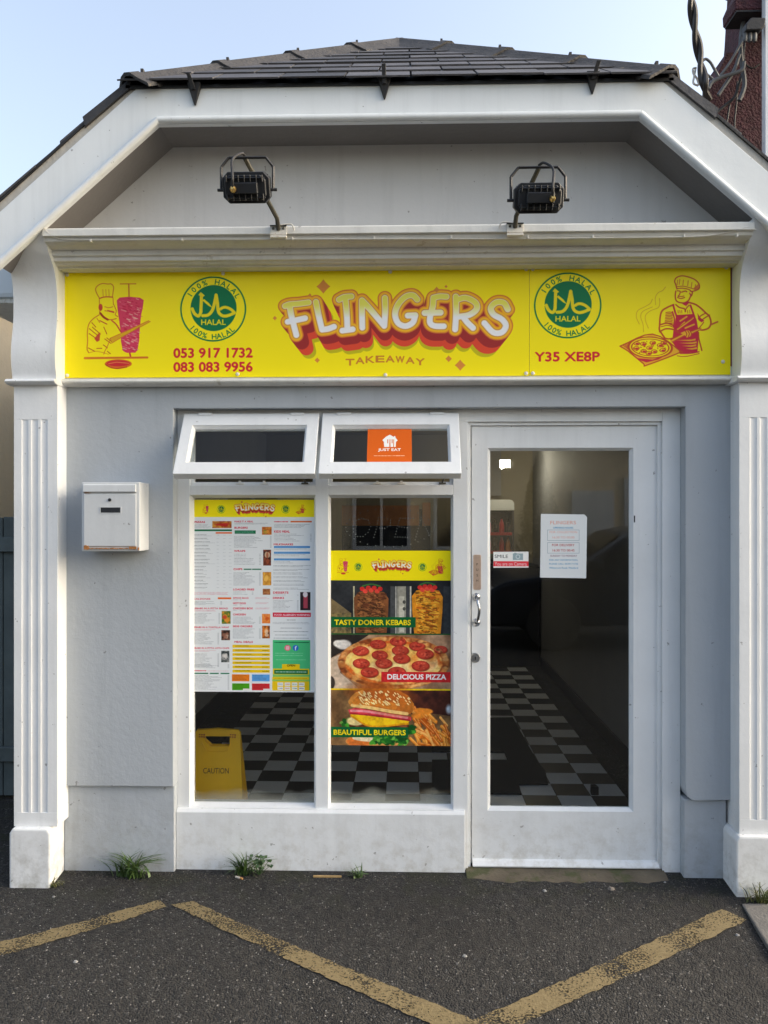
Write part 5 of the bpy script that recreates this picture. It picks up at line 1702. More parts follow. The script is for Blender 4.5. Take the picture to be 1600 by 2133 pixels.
ys = -.1268
sx0, sx1, sxm = xw(131, ys), xw(1521.5, ys), xw(1103, ys)
sz0, sz1 = zw(784, ys), zw(559, ys)
sg = thing('shop_sign', 'long yellow shop sign reading FLINGERS TAKEAWAY above the window and door', 'shop sign', ((sx0 + sx1) / 2, ys, sz0))
fm = (sxm - sx0) / (sx1 - sx0)
picture_sheet('panel', P_['sign'], sx0, sxm - .0008, sz0, sz1, ys, sg, .004, (0, 0, fm, 1))
picture_sheet('panel', P_['sign'], sxm + .0008, sx1, sz0 + .001, sz1 + .001, ys, sg, .004, (fm, 0, 1, 1))
for px, py in ((140, 567), (465, 567), (813, 566), (1096, 563), (1110, 563), (1513, 563), (1506, 757), (1096, 779), (1110, 779), (803, 781), (495, 778), (140, 779)):
    c = (xw(px, ys), ys + .0005, zw(py, ys))
    part('screw_cap', MB().lathe([(.0085, 0), (.0085, -.002), (.0065, -.005), (.003, -.0065), (.0005, -.007)], c, 'y', 12), M['cap'], sg, smooth=True)

yp = YF + .0315
o = picture_sheet('menu_poster', P_['menu'], xw(401, yp), xw(655, yp), zw(1443, yp), zw(1041, yp), yp)
tag(o, 'tall white price list with a yellow header stuck on the window glass', 'poster')
o = picture_sheet('food_poster', P_['food'], xw(687, yp), xw(939.5, yp), zw(1553, yp), zw(1147, yp), yp)
tag(o, 'poster with photos of doner kebabs, pizza and a burger on the window', 'poster')
yq = YD + .0185
o = picture_sheet('opening_hours_notice', P_['hours'], xw(1126, yq), xw(1222, yq), zw(1203, yq), zw(1071, yq), yq, corner=.012, tilt=R(-.8))
tag(o, 'white paper notice of opening hours taped inside the door glass', 'notice')
o = picture_sheet('camera_sticker', P_['camera'], xw(1028, yq), xw(1101, yq), zw(1182, yq), zw(1149, yq), yq, tilt=R(.4))
tag(o, 'white and red sticker reading SMILE You are on Camera on the door glass', 'sticker')
# delivery sticker on the tilted sash
x0s = bx0 + (bx1 - bx0) * .335; x1s = bx0 + (bx1 - bx0) * .655
zst, zsb = zh - .0755, zh - hg2 + .068
o = picture_sheet('delivery_sticker', P_['delivery'], x0s, x1s, zsb, zst, yh + .0008)
off = Vector((0, yh + .0008 - yh, zsb - zh))
o.location = Vector((x0s, yh, zh)) + Matrix.Rotation(an2, 3, 'X') @ off
o.rotation_euler = (an2, 0, 0)
tag(o, 'square orange sticker with a white house logo on the open upper window', 'sticker')

# unlit LED sign: clear plate with rows of dots spelling OPEN in an oval
yl_ = YF + .055
lx0, lx1, lz0, lz1 = xw(700, yl_), xw(930, yl_), zw(1146, yl_), zw(1040, yl_)
led = thing('led_sign', 'unlit dotted LED sign reading OPEN behind the window above the food poster', 'led sign', ((lx0 + lx1) / 2, yl_, lz0))
part('plate', MB().box(lx0, lx1, yl_, yl_ + .003, lz0, lz1), M['acrylic'], led)
dots = []
QL = lambda x, y: (xw(x / 5.333 + 670, yl_), zw(y / 5.333 + 1020, yl_))
def run(pts, step=26):
    for (ax, ay), (bx, by) in zip(pts[:-1], pts[1:]):
        n = max(1, int(math.hypot(bx - ax, by - ay) / step))
        for i in range(n):
            dots.append(QL(ax + (bx - ax) * i / n, ay + (by - ay) * i / n))
run([(440, 318), (385, 345), (350, 400), (355, 470), (400, 520), (460, 520), (515, 475), (545, 410), (515, 340), (440, 318)])
run([(580, 530), (600, 470), (620, 380), (630, 310), (700, 310), (765, 340), (760, 400), (700, 430), (620, 425)])
run([(1020, 318), (870, 318), (845, 400), (815, 525), (985, 530)]); run([(860, 415), (980, 425)])
run([(1040, 555), (1075, 430), (1105, 310), (1150, 410), (1210, 530), (1250, 410), (1275, 310)])
for k in range(30):
    an = 2 * math.pi * k / 30
    dots.append(QL(750 + 480 * math.cos(an), 420 + 215 * math.sin(an)))
dm = MB()
for x, z in dots:
    dm.lathe([(.0026, 0), (.0026, -.002), (.0013, -.0034)], (x, yl_, z), 'y', 6)
part('dots', dm, M['led_dot'], led, kind='stuff')

# ---- mailbox
bx, by_ = (xw(170, YW - .125), xw(291, YW - .125)), (YW - .125, YW - .001)
mz0, mz1 = zw(1149, by_[0]), zw(1004, by_[0])
mbx = thing('mailbox', 'white metal mailbox with rusty lower edge on the grey wall beside the pillar', 'mailbox', ((bx[0] + bx[1]) / 2, YW, mz0))
part('body', MB().box(bx[0], bx[1], by_[0], by_[1], mz0, mz1), M['mailbox'], mbx, .004)
xa, xb = bx[0] + .010, bx[1] - .014
qz = lambda py: zw(py, by_[0])
lid = part('lid', MB().prism([(by_[0] - .001, qz(1007)), (by_[0] - .010, qz(1010)), (by_[0] - .012, qz(1024)), (by_[0] - .001, qz(1026))], 'x', xa, xb), M['mailbox'], mbx, .001, 1)
dpan = part('door_panel', MB().prism([(by_[0] - .001, qz(1028)), (by_[0] - .006, qz(1030)), (by_[0] - .006, qz(1138)), (by_[0] - .001, qz(1140))], 'x', xa + .002, xb), M['mailbox'], mbx, .001, 1)
part('lock', MB().lathe([(.007, 0), (.007, -.004), (.004, -.005)], (xw(230, by_[0]), by_[0] - .006, qz(1041)), 'y', 12), M['black'], dpan)
part('name_slot', MB().box(xw(211, by_[0]), xw(252, by_[0]), by_[0] - .0068, by_[0] - .004, qz(1068), qz(1057)), M['black'], dpan)
part('slot_rim', MB().ring((xw(209.5, by_[0]), xw(254, by_[0]), qz(1069.5), qz(1055.5)), (xw(211, by_[0]), xw(252, by_[0]), qz(1068), qz(1057)), by_[0] - .0075, by_[0] - .005), M['mailbox'], dpan)
rm = MB()
rj = random.Random(9)
for (a, b, p0, p1) in ((176, 186, 1136, 1146), (186, 270, 1141.5, 1144.5), (270, 286, 1138, 1145), (177, 190, 1025.5, 1027.5), (288, 291, 1140, 1147)):
    x = xw(a, by_[0]); xe = xw(b, by_[0]); up_, dn = [], []
    while x <= xe:
        up_.append((x, qz(p0) - rj.uniform(0, .004))); dn.append((x, qz(p1) + rj.uniform(0, .003))); x += .005
    if len(up_) > 1:
        rm.prism(up_ + dn[::-1], 'y', by_[0] - .0072, by_[0] - .0005)
part('rust_patch', rm, M['rust'], mbx)

# ---- floodlights on arms
def floodlight(px, py, wpx, hpx, mount, top, label, gland_side, tilt):
    yhd = -.66
    c = Vector((xw(px, yhd), yhd, zw(py, yhd)))
    wd = wpx / FPX * (yhd - CY); hd_ = hpx / FPX * (yhd - CY) / 1.04
    t = thing('floodlight', label, 'floodlight', tuple(c), 'floodlights above the sign')
    Mx = Matrix.Translation(c) @ Matrix.Rotation(R(tilt), 4, 'X')
    a, b = wd / 2, hd_ / 2
    ch = .022
    octo = [(-a, -b + ch), (-a + ch, -b), (a - ch, -b), (a, -b + ch), (a, b - ch), (a - ch, b), (-a + ch, b), (-a, b - ch)]
    hd2 = MB().prism(octo, 'y', 0, .045)
    hd2.prism([(x * .86, z * .80) for x, z in octo], 'y', -.022, .0)
    hd2.box(-a * .55, a * .55, -.045, -.022, -b * .34, b * .34)
    for k in (-3, -2, -1, 0, 1, 2, 3):
        hd2.box(a * .25 * k - .0025, a * .25 * k + .0025, -.034, -.021, -b * .82, -b * .36)
        hd2.box(a * .25 * k - .0025, a * .25 * k + .0025, -.034, -.021, b * .36, b * .82)
    for zz in (-b * .62, b * .62):
        hd2.box(-a * .84, a * .84, -.029, -.0215, zz - .003, zz + .003)
    part('housing', hd2.move(Mx), M['black'], t, .002, 1)
    part('lens', MB().box(-a * .88, a * .88, .0455, .048, -b * .84, b * .84).move(Mx), M['dark_pane'], t)
    # yoke: flat strap in a U from the sides up to the arm
    Tp = Vector((xw(top[0], yhd + .04), yhd + .04, zw(top[1], yhd + .04)))
    yk = MB()
    ww = a + .010
    pts = [(-ww, -.004), (-ww, Tp.z - c.z - .035), (-ww + .028, Tp.z - c.z), (ww - .028, Tp.z - c.z), (ww, Tp.z - c.z - .035), (ww, -.004)]
    for (x0, z0), (x1, z1) in zip(pts[:-1], pts[1:]):
        yk.tube([(c.x + x0, yhd + .02, c.z + z0), (c.x + x1, yhd + .02, c.z + z1)], .0055, 4)
    for s in (-1, 1):
        yk.tube([(c.x + s * (a - .002), yhd + .02, c.z), (c.x + s * (a + .024), yhd + .02, c.z)], .006, 8)
    part('yoke', yk, M['iron'], t)
    B = Vector((xw(mount[0], -.345), -.348, zw(mount[1], -.345)))
    ar = MB().tube([B + Vector((0, .004, -.004)), B + Vector((0, -.03, .03)), Vector((Tp.x, yhd + .03, Tp.z + .004))], .0095, 8)
    part('arm', ar, M['dark_steel'], t, smooth=True)
    mt = MB().box(B.x - .034, B.x + .034, -.346, -.3395, zw(487, -.345), zw(468.5, -.345)).box(B.x - .034, B.x + .034, -.350, -.336, zw(493.5, -.345), zw(488.5, -.345))
    mpl = part('mount_plate', mt, M['rusty_white'], t, .001, 1)
    part('base_flange', MB().box(B.x - .034, B.x + .034, -.352, -.31, zw(469.5, -.345), zw(467.5, -.345)), M['iron'], t)
    for s in (-1, 1):
        part('bolt', MB().lathe([(.0055, 0), (.0055, -.003), (.003, -.0045)], (B.x + s * .021, -.346, zw(474, -.345)), 'y', 8), M['dark_steel'], mpl)
    gx = c.x + gland_side * a * .45
    gp_ = Mx @ Vector((gland_side * a * .45, -.046, -.004))
    part('cable_gland', MB().lathe([(.011, .006), (.012, -.004), (.009, -.012), (.006, -.018)], tuple(gp_), 'y', 10), M['brass'], t)
    cb = smooth([tuple(gp_ + Vector((0, -.012, 0))), tuple(gp_ + Vector((gland_side * -.004, -.03, .035))), (gx + gland_side * .006, yhd - .03, Tp.z - .03), (gx - gland_side * .02, yhd + .01, Tp.z + .012), (Tp.x, yhd + .035, Tp.z + .014)], 6)
    part('cable', MB().tube(cb, .005, 8), M['iron'], t, smooth=True)
    # white lead from the foot of the arm along the cornice
    ld = smooth([(B.x + gland_side * -.01, -.352, B.z + .012), (B.x - gland_side * .05, -.352, B.z + .016), (B.x - gland_side * .062, -.35, B.z + .005), (B.x - gland_side * .064, -.345, B.z - .008)], 4)
    part('lead', MB().tube(ld, .003, 6), M['cable'], t, smooth=True)
    return t


floodlight(513, 388, 99, 64, (580, 474), (511, 330), 'black floodlight over the doner chef side, its arm leaning away from the door', -1, 24)
floodlight(1123, 416, 102, 62, (1073, 474), (1122, 357), 'black floodlight above the door side of the sign, its arm leaning the other way', 1, 20)

# thin white cable clipped along the cornice
yc_ = -.322
cpts = [(92, 470), (105, 483), (130, 491), (200, 493), (330, 493.5), (560, 495), (800, 496), (1040, 498), (1300, 498), (1450, 497), (1510, 491), (1545, 484), (1560, 482), (1575, 487)]
cw = smooth([(xw(a, -.335), -.335 if (a < 110 or a > 1540) else yc_, zw(b, -.33)) for a, b in cpts], 5)
cab = thing('white_cable', 'thin white cable clipped along the cornice over the sign', 'cable', (0, yc_, zw(496, yc_)))
part('run', MB().tube(cw, .0034, 6), M['cable'], cab, smooth=True)
for a in (190, 380, 610, 780, 940, 1100, 1235, 1425, 1535):
    x = xw(a, yc_); zz = zw(495.5 if a < 1000 else 497.5, yc_)
    part('clip', MB().box(x - .003, x + .003, yc_ - .007, yc_ + .012, zz - .006, zz + .006), M['cap'], cab)

# black iron brackets left on the fascia
def bracket(px, ptop, pmid, ptip, lean, label):
    y = YFA - .001
    x = xw(px, y)
    t = thing('gutter_bracket', label, 'bracket', (x, y, zw(ptip, y)), 'brackets along the top of the fascia')
    zt3, zm, zp = zw(ptop, y - .03), zw(pmid, y), zw(ptip, y)
    wv = xw(px + 14, y) - x
    part('spike', MB().add([(x - wv, y, zm + .01), (x + wv, y, zm + .01), (x + wv * .1, y, zp), (x - wv * .1, y, zp), (x - wv, y - .03, zm + .012), (x + wv, y - .03, zm + .012), (x + wv * .12, y - .008, zp), (x - wv * .12, y - .008, zp)],
                           [(0, 1, 2, 3), (4, 7, 6, 5), (0, 4, 5, 1), (1, 5, 6, 2), (2, 6, 7, 3), (3, 7, 4, 0)]), M['iron'], t, .0015, 1)
    part('strap', MB().add([(x - .0085 + lean, y - .055, zt3), (x + .0085 + lean, y - .055, zt3), (x + .0085, y - .031, zm - .02), (x - .0085, y - .031, zm - .02), (x - .0085 + lean, y - .048, zt3), (x + .0085 + lean, y - .048, zt3), (x + .0085, y - .024, zm - .02), (x - .0085, y - .024, zm - .02)],
                           [(0, 1, 2, 3), (4, 7, 6, 5), (0, 4, 5, 1), (1, 5, 6, 2), (2, 6, 7, 3), (3, 7, 4, 0)]), M['iron'], t, .001, 1)
bracket(407, 152, 178, 215, -.016, 'black iron bracket at the fascia end over the doner chef')
bracket(801, 139, 172, 208, -.002, 'black iron bracket in the middle of the fascia below the roof peak')
bracket(1233, 139, 168, 203, .016, 'black iron bracket on the fascia above the door')

# ================================================================== neighbours
# maroon pebble-dashed house at the right
nb = thing('maroon_house', 'maroon pebble-dashed house behind the roof with a white corner strip', 'house', (2.3, .9, 0))
YN = .55
Xn = lambda p: xw(p, YN); Zn = lambda p: zw(p, YN)
rn = random.Random(5)
edge = [(1464, 230), (1470, 205), (1482, 184), (1490, 170), (1499, 152), (1506, 137), (1515, 121)]
pl = [(Xn(a) + rn.uniform(-.006, .006), Zn(b)) for a, b in edge] + [(Xn(1540), Zn(119)), (Xn(1545), Zn(60)), (Xn(1552), Zn(-60)), (Xn(1640), Zn(-60)), (3.9, Zn(-60)), (3.9, -.02), (Xn(1464), -.02)]
part('wall', MB().prism(pl, 'y', YN, YN + .22), M['pebble'], nb)
vg = MB()
cg = [(Xn(1505), Zn(72)), (Xn(1504), Zn(52)), (Xn(1512), Zn(34)), (Xn(1528), Zn(4)), (Xn(1560), Zn(-62)), (Xn(1640), Zn(-62)), (Xn(1640), Zn(72))]
part('corbel', MB().prism(cg, 'y', YN - .16, YN - .002), M['pebble'], nb, .006, 1)
part('corbel_soffit', MB().box(Xn(1508), Xn(1638), YN - .155, YN - .01, Zn(72) - .008, Zn(72) - .0005), M['iron'], nb)
yq2 = YN - .2
part('white_corner_strip', MB().box(xw(1594, yq2), xw(1640, yq2), yq2, YN - .161, -.02, zw(-60, yq2)), M['white'], nb, .004)
part('roof', MB().prism([(Xn(1560), Zn(-63)), (3.95, Zn(-63)), (3.95, Zn(-63) + 1.3)], 'y', YN - .2, YN + .3), M['slate'], nb)
# junction box
jb = thing('junction_box', 'dark grey junction box on the maroon wall with cables below', 'junction box', (xw(1572, YN - .2), YN - .2, zw(75, YN - .2)))
yj = YN - .205
part('cover', MB().prism([(xw(1549, yj), zw(82, yj)), (xw(1549, yj), zw(68, yj)), (xw(1560, yj), zw(56, yj)), (xw(1590, yj), zw(57, yj)), (xw(1588, yj), zw(74, yj)), (xw(1580, yj), zw(81, yj))], 'y', yj - .03, yj + .03), M['iron'], jb, .004, 1)
for i, px in enumerate((1552, 1562, 1572)):
    part('gland', MB().lathe([(.012, 0), (.012, -.03), (.008, -.04)], (xw(px, yj), yj, zw(82, yj)), 'z', 8), M['grey_cable'], jb)
# grey cables
def cable(pts, r, m, label, y=YN - .07, group='cables on the maroon wall', name='service_cable'):
    P = smooth([(xw(a, y - (c[0] if c else 0)), y - (c[0] if c else 0), zw(b, y - (c[0] if c else 0))) for a, b, *c in pts], 5)
    o = own(name, MB().tube(P, r * .82, 8), M[m], P[0], label, 'cable', group, smooth=True)
    return o
cable([(1562, -20), (1555, 20), (1548, 60), (1543, 100), (1545, 140), (1549, 165), (1551, 185), (1548, 200), (1540, 220)], .014, 'grey_cable', 'thickest grey cable curving down past the junction box')
cable([(1582, -20), (1568, 15), (1562, 40), (1560, 56)], .012, 'grey_cable', 'grey cable bending into the top of the junction box')
cable([(1610, 5), (1592, 12), (1580, 30), (1572, 46), (1556, 80), (1540, 108), (1520, 142), (1500, 168), (1488, 180)], .008, 'grey_cable', 'thin grey cable crossing diagonally below the junction box', YN - .09)
cable([(1541, 125), (1530, 155), (1514, 182), (1496, 208)], .011, 'grey_cable', 'grey cable running straight down to the roof verge', YN - .09)
cable([(1550, 140), (1547, 155), (1530, 163), (1505, 170), (1484, 180), (1475, 195)], .012, 'grey_cable', 'grey cable bending sideways across the maroon shoulder', YN - .11)
cable([(1552, 100), (1550, 125), (1552, 142), (1562, 152), (1572, 152), (1582, 145)], .005, 'black_cable', 'thin black cable looping under the junction box', YN - .05)
cable([(1548, 160), (1538, 190), (1530, 212), (1512, 228), (1490, 246)], .009, 'black_cable', 'black cable dropping behind the roof verge', YN - .05)
cable([(1536, 180), (1534, 225), (1530, 270), (1534, 330)], .006, 'black_cable', 'thin black cable hanging straight down the maroon wall', YN - .03)
cable([(1520, 228), (1515, 260), (1510, 300)], .006, 'black_cable', 'short thin black cable nearest the verge on the maroon wall', YN - .03)
# heavy twisted overhead cable with loops
YO = .12
oc = thing('overhead_cable', 'thick dark twisted overhead cable rising from the roof verge to the sky', 'cable', (xw(1468, YO), YO, zw(195, YO)))
base = [(1474, 215, YO + .1), (1468, 190, YO), (1463, 160, YO), (1458, 130, YO), (1452, 95, YO - .02), (1446, 60, YO - .04), (1442, 25, YO - .06), (1439, -10, YO - .08), (1436, -90, YO - .2), (1432, -240, YO - .5)]
cl = smooth([(xw(a, y), y, zw(b, y)) for a, b, y in base], 8)
for ph in (0, math.pi):
    P = [(x + .0105 * math.cos(i * .20 + ph), y + .0105 * math.sin(i * .20 + ph), z) for i, (x, y, z) in enumerate(cl)]
    part('strand', MB().tube(P, .0125, 8), M['black_cable'], oc, smooth=True)
def loop(pts, r, m):
    part('loose_end', MB().tube(smooth([(xw(a, YO), YO + .02, zw(b, YO)) for a, b in pts], 5), r, 7), M[m], oc, smooth=True)
loop([(1466, 132), (1474, 128), (1484, 136), (1492, 150), (1500, 164)], .0065, 'grey_cable')
loop([(1466, 153), (1476, 160), (1488, 170)], .0065, 'grey_cable')
loop([(1454, 146), (1447, 148), (1448, 158), (1455, 168), (1460, 182)], .005, 'cable')
loop([(1452, 150), (1449, 165), (1448, 178), (1458, 183)], .005, 'cable')

# cream house and teal gate at the left
XC = -2.38
ch = thing('cream_house', 'cream house side wall beyond the white pillar with a dark red eave', 'house', (XC - 1, 3, 0))
zeave = 2.86
part('wall', MB().box(XC - 4, XC, .9, 9, -.02, zeave), M['cream_house'], ch)
part('eave_board', MB().box(XC - .1, XC + .05, .85, 9.05, zeave + .001, zeave + .05), M['eave_brown'], ch)
part('roof', MB().prism([(XC + .06, zeave + .051), (XC - 2, zeave + 1.5), (XC - 4.1, zeave + .051)], 'y', .8, 9.1), M['slate'], ch)
# pale eave end of the shop roof and its gutter at the left of the pillar
ge = thing('white_gutter', 'pale blue-white gutter end beside the pillar under the roof corner', 'gutter', (xw(10, .1), .1, zw(610, .1)))
part('trough', MB().box(xw(-60, -.04), xw(34, -.04), -.04, 4.5, zw(614, -.04), zw(546, -.04)), M['blue_white'], ge, .02)
part('bracket_board', MB().box(xw(-60, -.02), xw(33, -.02), -.02, 4.5, zw(626, -.02), zw(616, -.02)), M['cornice'], ge, .004)
tg = thing('teal_gate', 'teal grey boarded side gate between the cream house and the white pillar', 'gate', (-2.05, .75, 0))
yt = .75
for i in range(7):
    x0 = xPLo + .06 - i * .15
    part('board', MB().box(x0 - .146, x0, yt, yt + .025, .06, zw(1078, yt) + rs.uniform(-.006, .006)), M['teal_gate'], tg, .003, 1)
for a, b in ((1150, 1120), (1590, 1560)):
    part('rail', MB().box(xPLo - 1.0, xPLo + .05, yt - .03, yt - .001, zw(a, yt), zw(b, yt)), M['teal_gate'], tg, .003, 1)

# concrete slab at the right of the markings
q = [gg(1545, 1884)[:2], gg(1640, 1882)[:2], gg(1700, 2010)[:2], gg(1618, 2010)[:2]]
sl = own('paving_slab', MB().prism(q, 'z', -.03, .020), M['slab'], (q[0][0], q[0][1], 0), 'pale grey concrete slab set in the asphalt beside the pillar', 'paving slab', bevel=.006, kind='structure')

# ================================================================== plants and litter at the foot of the wall
def blade(mb, x, y, z, an, L, w, bend, r):
    n = 5
    V, F = [], []
    d = Vector((math.cos(an), math.sin(an), 0)); s = Vector((-d.y, d.x, 0))
    for i in range(n + 1):
        t = i / n
        p = Vector((x, y, z)) + d * (L * bend * t * t + L * .18 * t) + Vector((0, 0, L * (t - bend * .55 * t * t)))
        if p.y > -.115 - (0 if abs(x) < 2 else 1): p.y = min(p.y, -.105)
        ww = w * (1 - t) ** .7 * .5 + .0003
        V += [p - s * ww, p + s * ww + Vector((0, 0, .0008))]
    for i in range(n):
        F.append((2 * i, 2 * i + 1, 2 * i + 3, 2 * i + 2))
    mb.add(V, F)


def tuft(px, py, n, L, spread, label, m='grass', seed=1, w=.006, lean=0):
    r = random.Random(seed)
    cx, cy, cz = gg(px, py); mb = MB()
    for _ in range(n):
        an = r.uniform(0, 2 * math.pi) if r.random() < .5 else r.gauss(math.pi if r.random() < .6 else 0, .6)
        blade(mb, cx + r.gauss(0, spread), cy + r.gauss(0, spread * .3), cz - .002, an, L * r.uniform(.45, 1.1), w * r.uniform(.6, 1.2), r.uniform(.25, 1.0), r)
    return own('grass_tuft', mb, M[m], (cx, cy, cz), label, 'grass', 'grass tufts along the wall', weld=False)


tuft(272, 1826, 80, .16, .034, 'largest grass tuft at the foot of the grey wall below the mailbox', seed=2, w=.012)
tuft(508, 1822, 52, .14, .015, 'spiky grass tuft under the first window by the cigarette end', seed=3, w=.010)
tuft(741, 1828, 20, .075, .012, 'smallest grass sprout under the middle of the window', seed=4, w=.011)
tuft(1590, 1880, 60, .12, .03, 'yellowish grass tuft in front of the pillar beside the door', 'dry_grass', 5)
tuft(112, 1846, 26, .045, .02, 'low mossy grass sprout at the inner foot of the pillar by the mailbox', 'dry_grass', 6)
# clover-like weed beside the second tuft
wx, wy, wz = gg(540, 1822)
wm = MB(); rw = random.Random(3)
for _ in range(16):
    an = rw.uniform(0, 6.28); L = rw.uniform(.02, .075)
    tip = Vector((wx + L * .7 * math.cos(an), min(wy + L * .35 * math.sin(an), -.10), wz + rw.uniform(.02, .085)))
    wm.tube([(wx, wy, wz), tuple(tip)], .0012, 4)
    for k in range(3):
        a = an + k * 2.1; c = tip + Vector((.008 * math.cos(a), .005 * math.sin(a), .002 * k))
        u = Vector((math.cos(a), .5 * math.sin(a), .4)).normalized() * .010; v = Vector((-math.sin(a), .4 * math.cos(a), .5)).normalized() * .008
        wm.add([c - u, c + v, c + u, c - v], [(0, 1, 2, 3)])
own('clover_weed', wm, M['weed'], (wx, wy, wz), 'small leafy weed growing beside the spiky grass under the window', 'weed', weld=False)
# litter
bx_, by2, bz = gg(498, 1830)
cg_ = thing('cigarette_end', 'cigarette end on the asphalt beside the spiky grass', 'cigarette end', (bx_, by2, bz))
part('paper', MB().tube([(bx_ - .016, by2 + .006, bz + .005), (bx_ + .006, by2 - .004, bz + .0042)], .0042, 8), M['butt'], cg_, smooth=True)
part('filter', MB().tube([(bx_ + .0062, by2 - .0041, bz + .0042), (bx_ + .018, by2 - .0095, bz + .0035)], .0042, 8), M['filter'], cg_, smooth=True)
wx2, wy2, wz2 = gg(682, 1827)
own('wood_sliver', MB().box(wx2 - .062, wx2 + .062, wy2 - .006, wy2 + .004, wz2, wz2 + .007), M['wood'], (wx2, wy2, wz2), 'flat wooden sliver lying at the foot of the white panel', 'wood sliver', bevel=.001)
for i, (px, py, s, lab) in enumerate(((1273, 1852, .016, 'largest brown stone on the asphalt before the door step'), (1135, 1856, .011, 'pale flake on the asphalt below the door'), (968, 1992, .010, 'round grey stone inside the yellow V marking'), (1536, 1948, .010, 'small grey stone beside the end of the yellow line'), (158, 2004, .010, 'white grit beside the short yellow line'), (1385, 1838, .007, 'white pebble beside the door step end'), (112, 1868, .008, 'white grit at the foot of the pillar'))):
    x, y, z = gg(px, py); r = random.Random(i)
    mb = MB()
    n = 7
    low = [(x + s * (.8 + .4 * r.random()) * math.cos(k * 6.283 / n), y + s * .8 * (.8 + .4 * r.random()) * math.sin(k * 6.283 / n), z - .001) for k in range(n)]
    hi_ = [(x + (a - x) * .55, y + (b - y) * .55, z + s * r.uniform(.35, .6)) for a, b, c in low]
    mb.add(low + hi_, [tuple(range(n)), tuple(range(2 * n - 1, n - 1, -1))] + [(k, (k + 1) % n, (k + 1) % n + n, k + n) for k in range(n)])
    own('stone', mb, M['stone'] if i == 0 else M['shard'], (x, y, z), lab, 'stone', 'stones lying on the asphalt', bevel=.001)
# loose chippings and grit
gr = MB(); r = random.Random(17)
for _ in range(900):
    px, py = r.uniform(-60, 1660), 1825 + 320 * r.random() ** 1.4
    x, y, z = gg(px, py)
    if y > -.26: continue
    s = r.uniform(.0012, .0034)
    a = r.uniform(0, 3)
    gr.add([(x + s * math.cos(a), y + s * math.sin(a), z), (x + s * math.cos(a + 2.1), y + s * math.sin(a + 2.1), z), (x + s * math.cos(a + 4.2), y + s * math.sin(a + 4.2), z), (x, y, z + s * 1.1)], [(0, 1, 3), (1, 2, 3), (2, 0, 3)])
o = part('loose_grit', gr, M['shard'], kind='stuff', weld=False)
tag(o, 'pale loose grit scattered over the asphalt', 'grit')
gr = MB()
for _ in range(900):        # dust and grit gathered along the foot of the wall
    x = r.uniform(xPLi, xPRi); y = -.10 - abs(r.gauss(0, .045))
    if xw(975, -.05) - .02 < x < xw(1390, -.05) + .02: y -= .06
    z = ground_z(y); s = r.uniform(.0015, .0045); a = r.uniform(0, 3)
    gr.add([(x + s * math.cos(a), y + s * math.sin(a), z), (x + s * math.cos(a + 2.1), y + s * math.sin(a + 2.1), z), (x + s * math.cos(a + 4.2), y + s * math.sin(a + 4.2), z), (x, y, z + s * .9)], [(0, 1, 3), (1, 2, 3), (2, 0, 3)])
o = part('wall_dust', gr, M['dust'], kind='stuff', weld=False)
tag(o, 'dark dust and grit gathered along the foot of the wall', 'grit')

# ================================================================== the other side of the street (seen in the glass)
YS_ = -13.5
sh = thing('cream_cottage', 'pale single storey house across the street seen only as a reflection in the glass', 'house', (2, YS_ - 2, 0))
part('wall', MB().box(-9, 9.5, YS_ - 6, YS_, -.02, 3.4), M['cream_house'], sh)
part('roof', MB().prism([(YS_ + .4, 3.35), (YS_ - 3, 5.0), (YS_ - 6.4, 3.35)], 'x', -9.4, 9.9), M['slate'], sh)
for xx, z0, z1, wd in ((-6.3, .9, 2.3, 1.1), (-3.3, .9, 2.3, 1.1), (-.5, .9, 2.3, 1.1), (1.2, .9, 2.4, 1.0), (5.4, .9, 2.3, 1.2)):
    f = part('window', MB().ring((xx - wd / 2 - .08, xx + wd / 2 + .08, z0 - .08, z1 + .08), (xx - wd / 2, xx + wd / 2, z0, z1), YS_ - .05, YS_ + .06).box(xx - .03, xx + .03, YS_ + .005, YS_ + .05, z0, z1), M['white'], sh)
    part('pane', MB().box(xx - wd / 2, xx + wd / 2, YS_ + .001, YS_ + .004, z0, z1), M['black'], f)
part('door', MB().box(3.6, 4.5, YS_ + .001, YS_ + .05, 0, 2.1), M['white'], sh)
gwl = own('garden_wall', MB().box(-9, 9, -9.9, -9.7, -.02, .85), M['slab'], (0, -9.8, 0), 'low grey garden wall across the street seen as a reflection', 'wall')
# conifer
ct_ = thing('conifer_tree', 'small conical conifer across the street reflected in the door glass', 'tree', (2.42, -10.6, 0))
part('trunk', MB().tube([(2.42, -10.6, 0), (2.42, -10.6, 2.5)], [.06, .012], 8), M['wood'], ct_)
fm_ = MB(); r = random.Random(2)
for _ in range(5200):
    t = r.random() ** .8
    z = .25 + 2.45 * t; rad = (.52 * (1 - t) ** .8 + .03) * (r.random() ** .35) * (1 + .15 * math.sin(9 * t + 3 * r.random()))
    a = r.uniform(0, 6.283)
    c = Vector((2.42 + rad * math.cos(a), -10.6 + rad * math.sin(a), z))
    u = Vector((r.gauss(0, 1), r.gauss(0, 1), r.gauss(.8, .6))).normalized() * .045; v = Vector((r.gauss(0, 1), r.gauss(0, 1), r.gauss(0, .6))).normalized() * .018
    fm_.add([c - u, c + v, c + u, c - v], [(0, 1, 2, 3)])
part('crown', fm_, M['conifer'], ct_, weld=False)
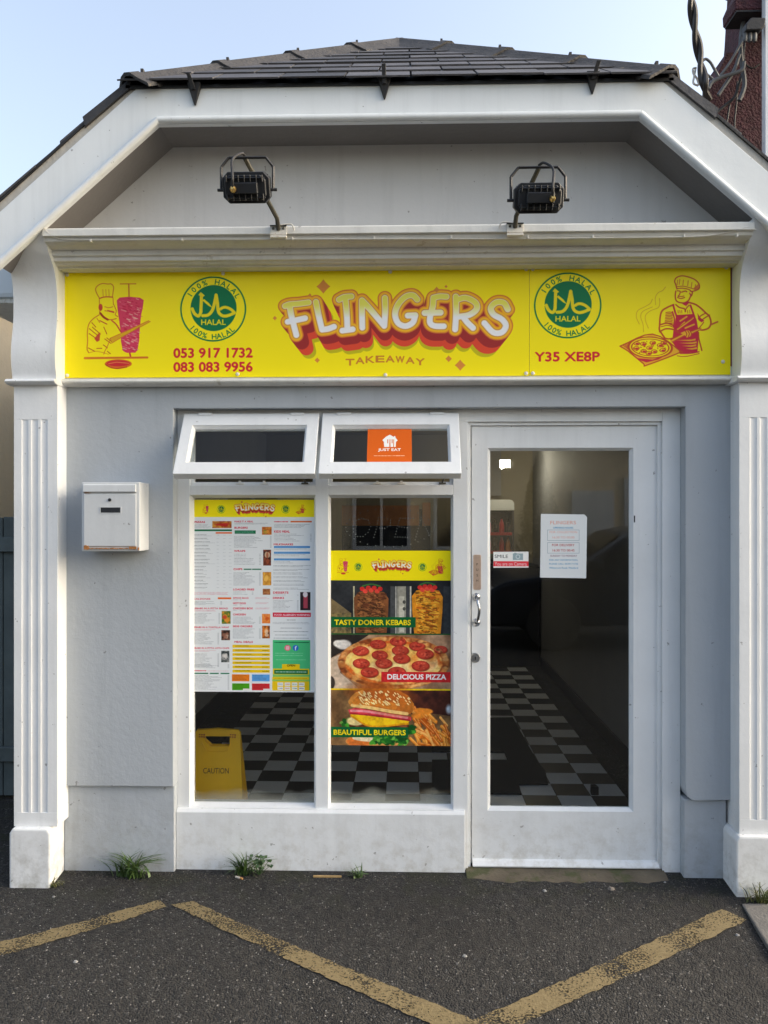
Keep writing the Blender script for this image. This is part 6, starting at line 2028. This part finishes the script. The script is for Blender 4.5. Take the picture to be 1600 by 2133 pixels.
# dark parked car behind the photographer
M['car'] = mat('dark_blue_car_paint', (.012, .014, .020), .22, .05, 2); M['tyre'] = mat('tyre_rubber', (.015, .015, .015), .85); M['alloy'] = mat('alloy_rim', (.4, .4, .41), .3, .05, 8, metal=1); M['lens'] = mat('headlight_lens', (.6, .6, .62), .1, .05, 8)
kx, ky = 3.1, -6.6
car = thing('parked_car', 'dark car parked across the street seen only as a reflection in the door', 'car', (kx, ky, 0))
side = [(-2.1, .28), (-2.16, .5), (-2.08, .72), (-1.9, .82), (-1.15, .92), (-.45, 1.38), (-.1, 1.45), (.75, 1.43), (1.55, 1.02), (2.0, .95), (2.1, .75), (2.12, .4), (2.0, .28)]
part('body', MB().prism([(kx + a, b) for a, b in side], 'y', ky - .86, ky + .86), M['car'], car, .07, 3, smooth=50)
part('side_window', MB().prism([(kx - .95, .95), (kx - .38, 1.32), (kx + .72, 1.36), (kx + 1.3, 1.0)], 'y', ky + .861, ky + .868), M['dark_pane'], car)
part('windscreen', MB().add([(kx - 1.12, ky - .7, .955), (kx - 1.12, ky + .7, .955), (kx - .50, ky + .6, 1.36), (kx - .50, ky - .6, 1.36)], [(0, 1, 2, 3)]), M['dark_pane'], car, weld=False)
for a in (-1.35, 1.3):
    for s in (-1, 1):
        wv_ = part('wheel', MB().lathe([(.20, -.1), (.31, -.1), (.325, -.06), (.325, .06), (.31, .1), (.20, .1)], (kx + a, ky + s * .80, .325), 'y', 24), M['tyre'], car, smooth=30)
        part('rim', MB().lathe([(.20, -.09), (.19, -.05), (.05, -.07), (.05, .07), (.19, .05), (.20, .09)], (kx + a, ky + s * .80, .325), 'y', 20), M['alloy'], wv_, smooth=30)
for s in (-1, 1):
    part('headlight', MB().box(kx - 2.13, kx - 1.86, ky + s * .62 - .16, ky + s * .62 + .16, .60, .74), M['lens'], car, .03)
part('door_handle', MB().box(kx + .25, kx + .42, ky + .861, ky + .885, .86, .89), M['chrome'], car, .006)
part('wing_mirror', MB().box(kx - .95, kx - .78, ky + .88, ky + 1.02, .95, 1.08), M['car'], car, .03)
